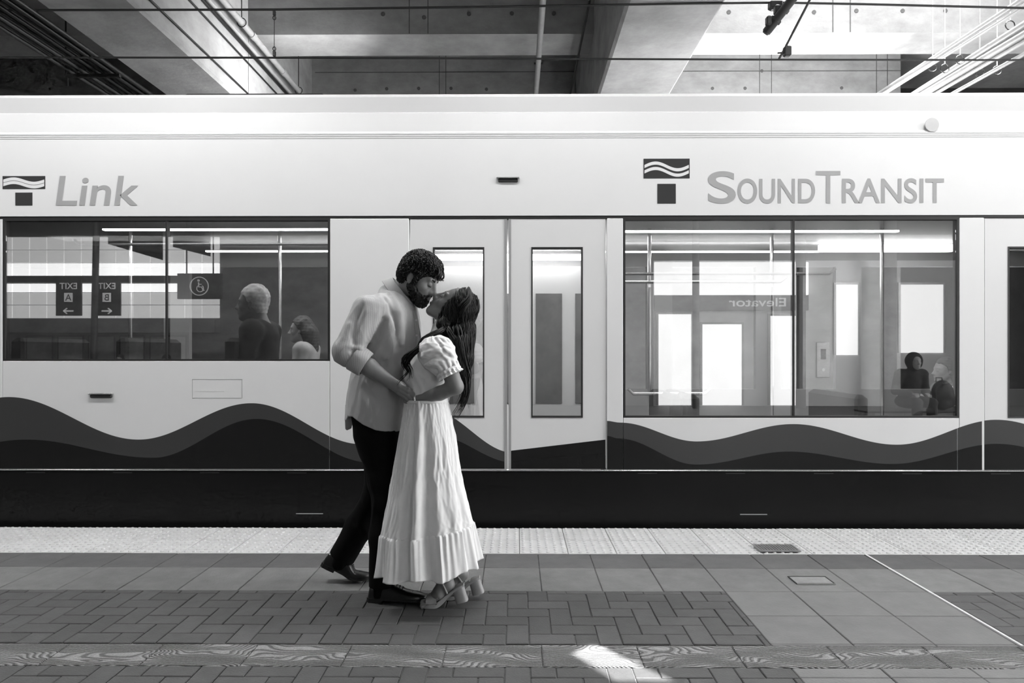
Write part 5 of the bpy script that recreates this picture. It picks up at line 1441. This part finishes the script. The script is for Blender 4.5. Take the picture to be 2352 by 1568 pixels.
def f_sk(t, u):
    g = u ** 1.1
    v = sum(a * math.sin(k * t + p + .8 * u) for k, p, a in hf) * .0032 * g
    d = wrapd(t - crease)
    v += .019 * min(1, .35 + g) * math.exp(-(d / .13) ** 2) - .014 * g * math.exp(-((d + .22) / .14) ** 2) - .016 * g * math.exp(-((d - .25) / .17) ** 2)
    d2 = wrapd(t - crease - .75); v += .012 * g * math.exp(-(d2 / .15) ** 2)
    d3 = wrapd(t - crease + .62); v += .010 * g * math.exp(-(d3 / .12) ** 2) - .012 * g * math.exp(-((d3 + .22) / .13) ** 2)
    v += .0022 * math.sin(43 * t + 2 * math.sin(3 * t)) * max(0, 1 - 5 * u) + .0015 * math.sin(29 * t + 9 * u) * math.sin(7 * u * 3 + t * 5)
    v += lin_w(t, u)
    return v
rows1 = [(916, 931, 1029, .112), (935, 929, 1034, .120), (965, 926, 1040, .132), (1000, 922, 1046, .140), (1060, 913, 1056, .150), (1100, 906, 1063, .156), (1150, 897, 1074, .162), (1190, 889, 1083, .166), (1218, 884, 1088, .169)]
def seam(t, u): return u ** 5 * .030 * max(0, math.cos(t) + .2)
skirt('skirt', rows1, 90, 1, f_sk, hemf=seam)
r5 = np.random.default_rng(9); gath = [(int(r5.integers(24, 52)), r5.uniform(0, 6.28), r5.uniform(.5, 1)) for _ in range(5)]
def f_fl(t, u):
    base = f_sk(t, 1.0)
    v = base * (1 + .3 * u) + .0022 * sum(a * math.sin(k * t + p) for k, p, a in gath) * (1 - .75 * u) * min(1, .25 + 5 * u)
    v += (.008 * math.sin(8 * t + .6 + math.sin(2 * t)) + .007 * math.sin(13 * t + 2.0 + math.sin(3 * t)) + .004 * math.sin(21 * t + 3 * math.sin(t))) * u
    return v + .0035 * min(1, u * 6)
def hem(t, u):
    c, s = math.cos(t), math.sin(t)
    return u * (.045 * max(0, c) ** 2 - .004 * max(0, -c) + .008 * math.sin(7 * t + 1)) + (1 - u) * seam(t, 1)
rows2 = [(1214, 884.5, 1087.5, .168), (1222, 883, 1089, .172), (1245, 881, 1093, .180), (1280, 878, 1100, .190), (1304, 875, 1105, .198)]
skirt('skirt_flounce', rows2, 34, 2, f_fl, hemf=hem)
mb = MB(); rings = []
for dz, g in ((-.008, .002), (-.006, .0045), (.005, .0045), (.007, .001)):
    rings.append([(PX(980, YW) + (49 * YW / FPX + g) * math.cos(t) - WO[0], YW - .02 + (.113 + g) * math.sin(t) - WO[1], PZ(919, YW) + dz - WO[2]) for t in np.linspace(0, 2 * PI, 64, endpoint=False)])
mb.loft(rings, cap=False); mb.build('waistband', M_DRESS, woman, True)
# bracelet
bc = B(957, 917, 3.349); MB().loft([[tuple(p - WO) for p in ring_pts(bc + np.array([.004 * math.cos(a), 0, 0]), B(966, 915, 3.347) - B(943, 918, 3.358), .0265 + .0018 * math.sin(a), 28)] for a in np.linspace(0, 2 * PI, 8)], cap=False).build('bracelet', M_BANGLE, woman, True)
# platform sandals
def sandal(Y, q, tilt):
    a = [B(x, y, Y) for x, y in q]
    toe = a[4]; sh = link('sandal', None, woman, np.array([toe[0] - .012, Y, 0.0012]) - WO)
    xs_ = np.linspace(0, .30, 301); ag = tilt * np.clip((xs_ - .055) / .06, 0, 1) ** 2 * (3 - 2 * np.clip((xs_ - .055) / .06, 0, 1))
    cx_ = np.concatenate([[0], np.cumsum(np.cos(ag[:-1]) * .001)]); cz_ = np.concatenate([[0], np.cumsum(np.sin(ag[:-1]) * .001)])
    def T(x, y, z):      # x from toe towards heel; the sole flexes at the ball
        if x < 0: return (x, y, z)
        A_, X_, Z_ = np.interp(x, xs_, ag), np.interp(x, xs_, cx_), np.interp(x, xs_, cz_)
        return (float(X_ - z * math.sin(A_)), y, float(Z_ + z * math.cos(A_)))
    bot = [(0, .018, .004), (.012, .032, .001), (.04, .040, 0), (.075, .041, 0), (.11, .036, .012), (.145, .031, .034), (.18, .030, .055), (.215, .029, .066), (.236, .020, .068)]
    rings = []
    for x, hw, zb in spl(bot, 40):
        zb = max(zb, 0); zt = .026 if x <= .08 else .026 + (x - .08) * .42 if x < .2 else .0764 + (x - .2) * .1
        rings.append([T(x, -hw + .003, zb), T(x, hw - .003, zb), T(x, hw, zb + .003), T(x, hw, zt - .003), T(x, hw - .003, zt), T(x, -hw + .003, zt), T(x, -hw, zt - .003), T(x, -hw, zb + .003)])
    MB().loft(rings).build('platform_sole', M_SANDAL, sh, True)
    rings = []
    for z, s in ((-.004, 1.05), (.03, .98), (.070, 1.0)):
        cx = .205 + (.07 - z) * .04
        rings.append([T(cx + .030 * s * math.copysign(abs(math.cos(t)) ** .6, math.cos(t)), .027 * s * math.copysign(abs(math.sin(t)) ** .6, math.sin(t)), z) for t in np.linspace(0, 2 * PI, 20, endpoint=False)])
    MB().loft(rings).build('block_heel', M_SANDAL, sh, True)
    so = np.array([toe[0] - .012, Y, .0012])
    # wide toe band arching over the foot
    rings = []
    for u in np.linspace(0, 1, 27):
        t = -PI * .02 + PI * 1.04 * u; rings.append([T(x, -.0405 * math.cos(t), .020 + h * max(0, math.sin(t)) ** .8) for x, h in ((.030, .034), (.060, .048), (.088, .058), (.088, .062), (.060, .052), (.030, .038))])
    MB().loft(rings).build('toe_band', M_SANDAL, sh, True)
    fr_ = MB()
    for u in np.linspace(.08, .92, 22):
        t = PI * u; y = -.0425 * math.cos(t); z = .020 + .062 * max(0, math.sin(t)) ** .8
        fr_.tube([T(.089, y, z), T(.098, y * 1.02, z + .004)], .0018, 5)
    fr_.build('band_fringe', M_SANDAL, sh)
    ank = (np.array(a[0]) * .35 + np.array(a[1]) * .65) + np.array([-.006, 0, .012])
    mb = MB(); 
    mb.loft([[tuple(p - so) for p in ring_pts(ank + np.array([-.010, 0, .030]) * k, (-.35, 0, .94), r, 24)] for k, r in ((-.2, .036), (-.2, .039), (.3, .039), (.3, .036))], cap=False); mb.build('ankle_strap', mat('strap_dark', .12, .45, noise=.1, nscale=30), sh, True)
    mb = MB(); p = ank - so; mb.box(p[0] - .022, p[0] - .004, p[1] - .043, p[1] - .037, p[2] - .008, p[2] + .008, bev=.002); mb.build('buckle', M_BANGLE, sh)
    for s in (-1, 1):
        MB().tube([T(.150, s * .031, .060), tuple(ank - so + np.array([-.015, s * .036, -.004]))], .005, 8).build('side_strap', M_SANDAL, sh, True)
sandal(3.385, FT[0][1], math.radians(14)); sandal(3.50, FT[1][1], math.radians(14))

# long hair: soft mass plus wavy locks
hp = [ell(HW, (-.008, 0, .042), (.090, .082, .088), .02)]
hp += [ell(HW, (-.022, s * .042, -.015), (.066, .052, .085), .02) for s in (-1, 1)]
hp += chain([Wd((.020, -.055, .060)), Wd((.012, -.070, -.020)), B(1018, 745, 3.42), B(1030, 775, 3.41), B(1050, 820, 3.42)], [.030, .026, .026, .030, .026], .02, k2=.02)
hp += chain([B(1054, 716, 3.50), B(1056, 770, 3.49), B(1060, 825, 3.48), B(1056, 868, 3.47), B(1052, 896, 3.455)], [.074, .068, .050, .032, .012], .03, k2=.03)
hp += [cone(Wd((.088, -.03, -.030)), Wd((.088, .03, -.030)), .058, .058, .012, 's'), cone(Wd((.105, -.04, .030)), Wd((.105, .04, .030)), .052, .052, .012, 's')]
hp += [wrinkle([-2, 3, .5], [2, 4, 2], .003, 60, 41, (1, 1, .35))]
hair_fw = field(hp, .004); hvw = hair_fw.extract(); hairw = sculpted('hair', hvw, M_HAIR_W, woman)
paths = []; r4 = np.random.default_rng(12)
guides = []
def G2(pts, wid, n, r0=.0045, wav=.006, freq=2.2): guides.append((pts, wid, n, r0, wav, freq))
# near side sweep from the parting over the ear and down the back
G2([Wd((.060, -.030, .105)), Wd((.035, -.074, .070)), Wd((-.005, -.090, .000)), B(1046, 752, 3.405), B(1056, 800, 3.41), B(1066, 850, 3.415), B(1062, 905, 3.42), B(1050, 955, 3.43)], .020, 34, .0045, .010, 2.6)
G2([Wd((.030, -.020, .128)), Wd((-.02, -.070, .098)), Wd((-.055, -.082, .020)), B(1066, 770, 3.42), B(1068, 820, 3.43), B(1070, 870, 3.43), B(1060, 920, 3.43), B(1046, 966, 3.43)], .018, 34, .0045, .010, 2.6)
G2([Wd((-.02, 0, .132)), Wd((-.068, -.03, .098)), Wd((-.094, -.045, .030)), B(1080, 755, 3.46), B(1078, 815, 3.46), B(1070, 865, 3.45), B(1064, 910, 3.44), B(1052, 948, 3.44)], .016, 34)
G2([Wd((-.04, .02, .128)), Wd((-.082, .02, .085)), Wd((-.098, .02, .02)), B(1081, 750, 3.52), B(1078, 815, 3.51), B(1070, 870, 3.50), B(1062, 925, 3.48)], .018, 26)
G2([Wd((.030, .02, .128)), Wd((-.02, .070, .098)), Wd((-.05, .085, .02)), B(1070, 770, 3.57), B(1074, 830, 3.55), B(1068, 890, 3.52)], .02, 18)
# locks beside the face and over the front of the shoulder
G2([Wd((.076, -.030, .085)), Wd((.058, -.070, .040)), Wd((.030, -.086, -.020)), Wd((-.005, -.080, -.075)), B(1016, 756, 3.375), B(994, 770, 3.33), B(968, 788, 3.30), B(950, 806, 3.30), B(944, 828, 3.305), B(936, 848, 3.31), B(928, 876, 3.32)], .011, 46, .0036, .016, 3.3)
G2([Wd((.070, -.040, .080)), Wd((.048, -.078, .030)), Wd((.015, -.090, -.030)), B(1018, 752, 3.38), B(996, 766, 3.33), B(974, 780, 3.30), B(952, 798, 3.30), B(940, 818, 3.30), B(932, 842, 3.31), B(922, 862, 3.315), B(926, 885, 3.32)], .006, 22, .0028, .020, 3.6)
G2([Wd((.060, -.055, .060)), Wd((.030, -.086, .000)), B(1018, 742, 3.40), B(1028, 765, 3.39), B(1046, 790, 3.385), B(1060, 830, 3.39), B(1066, 870, 3.40), B(1056, 900, 3.41)], .010, 18, .0045, .006)
G2([Wd((.072, -.036, .088)), Wd((.048, -.080, .040)), Wd((.022, -.096, -.010)), Wd((.000, -.098, -.050)), B(1028, 755, 3.375), B(1048, 790, 3.375), B(1062, 835, 3.385), B(1068, 880, 3.40), B(1058, 925, 3.42)], .012, 30, .0045, .006)
G2([Wd((.055, -.030, .112)), Wd((.020, -.082, .075)), Wd((-.008, -.100, .010)), Wd((-.030, -.098, -.060)), B(1052, 775, 3.38), B(1066, 820, 3.39), B(1074, 860, 3.41), B(1062, 910, 3.42)], .016, 30, .0045, .006)
for pts, wid, n, r0, wav, fq in guides:
    base = spl(pts, 34)
    for _ in range(n):
        o1 = r4.normal(size=3) * wid * .55; ph1, ph2 = r4.uniform(0, .9), r4.uniform(0, .9); cut = r4.integers(27, 35); sp = r4.normal(size=3) * wid * .55; out = []
        for i in range(cut):
            u = i / 33; w_ = wav * min(1, max(0, u - .22) * 2.2) * (1 + 1.2 * max(0, u - .6))
            out.append(base[i] + o1 * (.30 + .7 * min(1, u * 2)) + sp * max(0, u - .6) + w_ * np.array([math.sin(2 * PI * fq * u + ph1), .7 * math.cos(2 * PI * fq * u + ph2), 0]))
        rad = np.array([r0 * (.55 + .45 * math.sin(PI * min(1, i / 12 + .2) / 2)) * (1 if i < cut - 9 else max(.12, (cut - 1 - i) / 9)) for i in range(cut)])
        paths.append((np.array(out), rad))
sd = hvw[0][r4.choice(len(hvw[0]), 1700, replace=False)]
def flow_w(p):
    q = (p - HW.C) @ HW.R; k = np.clip((q[:, 2] + .02) / .10, 0, 1)[:, None]
    side = np.sign(q[:, 1:2]) * np.array([0, .5, 0]) * np.clip((q[:, 2:3] - .06) / .05, 0, 1)
    a = (np.array([-.75, 0, -.45]) + side) @ HW.R.T
    return k * a + (1 - k) * np.array([.12, 0, -1.0])
paths += comb(hair_fw, sd, flow_w, .15, 16, .003, .0035, 1.3, .0021, r4)
strands('hair_locks', paths, M_HAIR_W, woman, 5)
# ------------------------------------------------------------------ passengers in the train and people waiting behind the platform
def seated_person(base, rz, lb, top, pants, hairc, skin=.28, cap=False, hood=False, long_hair=False, sc=1.0, lean=0.0):
    r = empty('person', base, label=lb, category='person'); r.rotation_euler = (0, 0, rz); r.scale = (sc, sc, sc)
    zero = empty('_tmp'); zero.location = (0, 0, 0)
    A = lambda *p: np.array([p[0] + lean * max(0, p[2] - .5), p[1], p[2]])
    fr = Frame(A(.055, 0, 1.13), np.eye(3), 1.0)
    head = head_prims(fr)
    neck = [cone(A(.03, 0, 1.09), A(.0, 0, .98), .052, .06, .03)]
    torso = [cone(A(0, 0, .52), A(.0, 0, .90), .10, .095, .05, sq=((0, 1, 0), .72))]
    arms, legs, hands, feet = [], [], [], []
    for s in (-1, 1):
        arms += chain([A(0, s * .185, .93), A(.03, s * .23, .68), A(.26, s * .13, .64)], [.055, .045, .036], .04)
        hands += [cone(A(.26, s * .13, .64), A(.33, s * .09, .63), .030, .026, .02)]
        for j in range(4): hands += chain([A(.33, s * (.075 + .016 * j), .635), A(.365, s * (.07 + .016 * j), .63), A(.385, s * (.065 + .016 * j), .612)], [.010, .009, .007], .006)
        hands += chain([A(.29, s * .09, .645), A(.325, s * .06, .65), A(.35, s * .055, .645)], [.012, .010, .008], .008)
        legs += chain([A(.0, s * .10, .52), A(.43, s * .11, .52), A(.43, s * .11, .10)], [.080, .062, .045], .05)
        feet += [cone(A(.43, s * .11, .07), A(.58, s * .12, .035), .042, .032, .02)]
    M1 = mat(f'top_{top}', top, .9, noise=.15, nscale=20, bump=.2, bscale=150); M2 = mat(f'trousers_{pants}', pants, .9, noise=.15, nscale=20)
    def g(ps, d): return [Prim((lambda f: (lambda X, Y, Z: f(X, Y, Z) - d))(p.fn), p.lo - d, p.hi + d, p.k, p.mode) for p in ps]
    def put(name, ps, h, m):
        o = sculpted(name, sculpt(ps, h), m, zero); o.parent = r; return o
    put('body', head + neck + torso + arms + hands + legs + feet, .0075, mat(f'skin_{skin}', skin, .5, noise=.08, nscale=30))
    put('jacket', g(torso + arms, .016) + [cone(A(0, -.16, .94), A(0, .16, .94), .075, .075, .04)] + ([ell(fr, (-.02, 0, .005), (.13, .12, .145), .03), ell(fr, (.10, 0, -.02), (.09, .075, .10), .02, 's')] if hood else []) + [wrinkle([-1, -1, 0], [1, 1, 2], .004, 30, 5)], .009, M1)
    put('trousers', g(legs, .014) + [wrinkle([-1, -1, 0], [1, 1, 2], .003, 30, 6)], .011, M2)
    for s in (-1, 1): put('shoe', [cone(A(.42, s * .11, .06), A(.60, s * .12, .04), .048, .038, .02), plane((0, 0, -1), (0, 0, .004), .004)], .009, M_LEATHER)
    hp_ = [ell(fr, (-.014, 0, .045), (.102, .088, .098), .02), ell(fr, (-.05, 0, -.02), (.05, .07, .07), .02), cone(fr.w((.085, -.05, -.005)), fr.w((.085, .05, -.005)), .075, .075, .01, 's')]
    if long_hair: hp_ += [cone(A(-.03, 0, 1.10), A(-.06, 0, .86), .085, .05, .04, sq=((0, 1, 0), .8))]
    if not hood: put('hair', hp_ + [wrinkle([-1, -1, 0], [1, 1, 2], .004, 90, 7)], .006, mat(f'hair_{hairc}', hairc, .6, noise=.3, nscale=50))
    if cap:
        mc = mat('cap_dark', .02, .8, noise=.2, nscale=30)
        put('cap', [ell(fr, (-.008, 0, .060), (.108, .094, .088), .02), plane((0, 0, -1), fr.w((0, 0, .045)), .004), cone(fr.w((.09, -.03, .055)), fr.w((.165, 0, .045)), .012, .010, .012, sq=((0, 1, 0), .25))], .006, mc)
    bpy.data.objects.remove(zero)
    return r
def bag_on(base, lb):
    b = empty('backpack', base, label=lb, category='backpack')
    fr = Frame((0, 0, .22), np.eye(3)); zero = empty('_tmp'); ps = [ell(fr, (0, 0, 0), (.16, .12, .23), .02), ell(fr, (.10, 0, -.08), (.08, .09, .11), .03), plane((0, 0, -1), (0, 0, .0), .01), wrinkle([-1, -1, -1], [1, 1, 1], .004, 30, 9)]
    o = sculpted('bag_body', sculpt(ps, .008), mat('bag_dark', .03, .8, noise=.2, nscale=30), zero); o.parent = b
    MB().tube([(-.05, -.08, .42), (-.04, -.09, .48), (.04, -.09, .48), (.05, -.08, .42)], .012, 8).build('handle', M_SEAT, b, True)
    MB().tube([(.17, -.04, .10), (.19, -.02, .22), (.14, 0, .36)], .008, 8).build('strap', M_TRIM, b, True)
    bpy.data.objects.remove(zero)
ZF = .36
seated_person((PX(600, 5.5), 5.5, ZF), PI, 'pale haired passenger in dark jacket behind the left train window', .015, .03, .75, sc=1.14)
seated_person((PX(705, 6.5), 6.5, ZF), PI, 'passenger in pale top beside the pillar in the left train window', .45, .05, .05, long_hair=True, sc=.98)
seated_person((PX(2190, 6.9), 6.95, -.06), PI, 'passenger in dark top at the far end of the right train window', .05, .04, .02, long_hair=True, sc=1.0)
QX = PX(2085, MIRROR + .3)
def bench(x, y, L, lb, rz=0):
    bn = empty('bench', (x, y, 0), label=lb, category='bench'); bn.rotation_euler = (0, 0, rz)
    for i in range(4): MB().box(-L, L, -.18 + i * .10, -.10 + i * .10, .355, .385, bev=.006).build('slat', M_SIGN, bn)
    for x_ in (-L * .8, 0, L * .8): MB().box(x_ - .03, x_ + .03, -.18, .20, 0, .354, bev=.005).build('leg', M_GALV, bn)
bench(QX + .1, -.35, .8, 'dark slatted bench on the platform under the hooded person')
seated_person((QX, -.30, .02), PI / 2, 'hooded person in black seated on a bench behind the photographed platform', .012, .02, .02, hood=True, lean=.2, sc=.97)
bag_on((QX + .55, -.35, .387), 'dark backpack on the bench beside the hooded person')
# bench with waiting people, seen mirrored
BX = RX(385, -5.3)
bench(BX - .3, -5.35, 1.6, 'dark slatted bench under the notice boards')
seated_person((BX, -5.30, .02), PI / 2, 'waiting person in a dark cap on the bench at the back wall', .06, .05, .03, cap=True, sc=.93)
seated_person((BX - 1.05, -5.30, .02), PI / 2, 'waiting person in grey top on the bench at the back wall', .15, .04, .03, sc=.93)
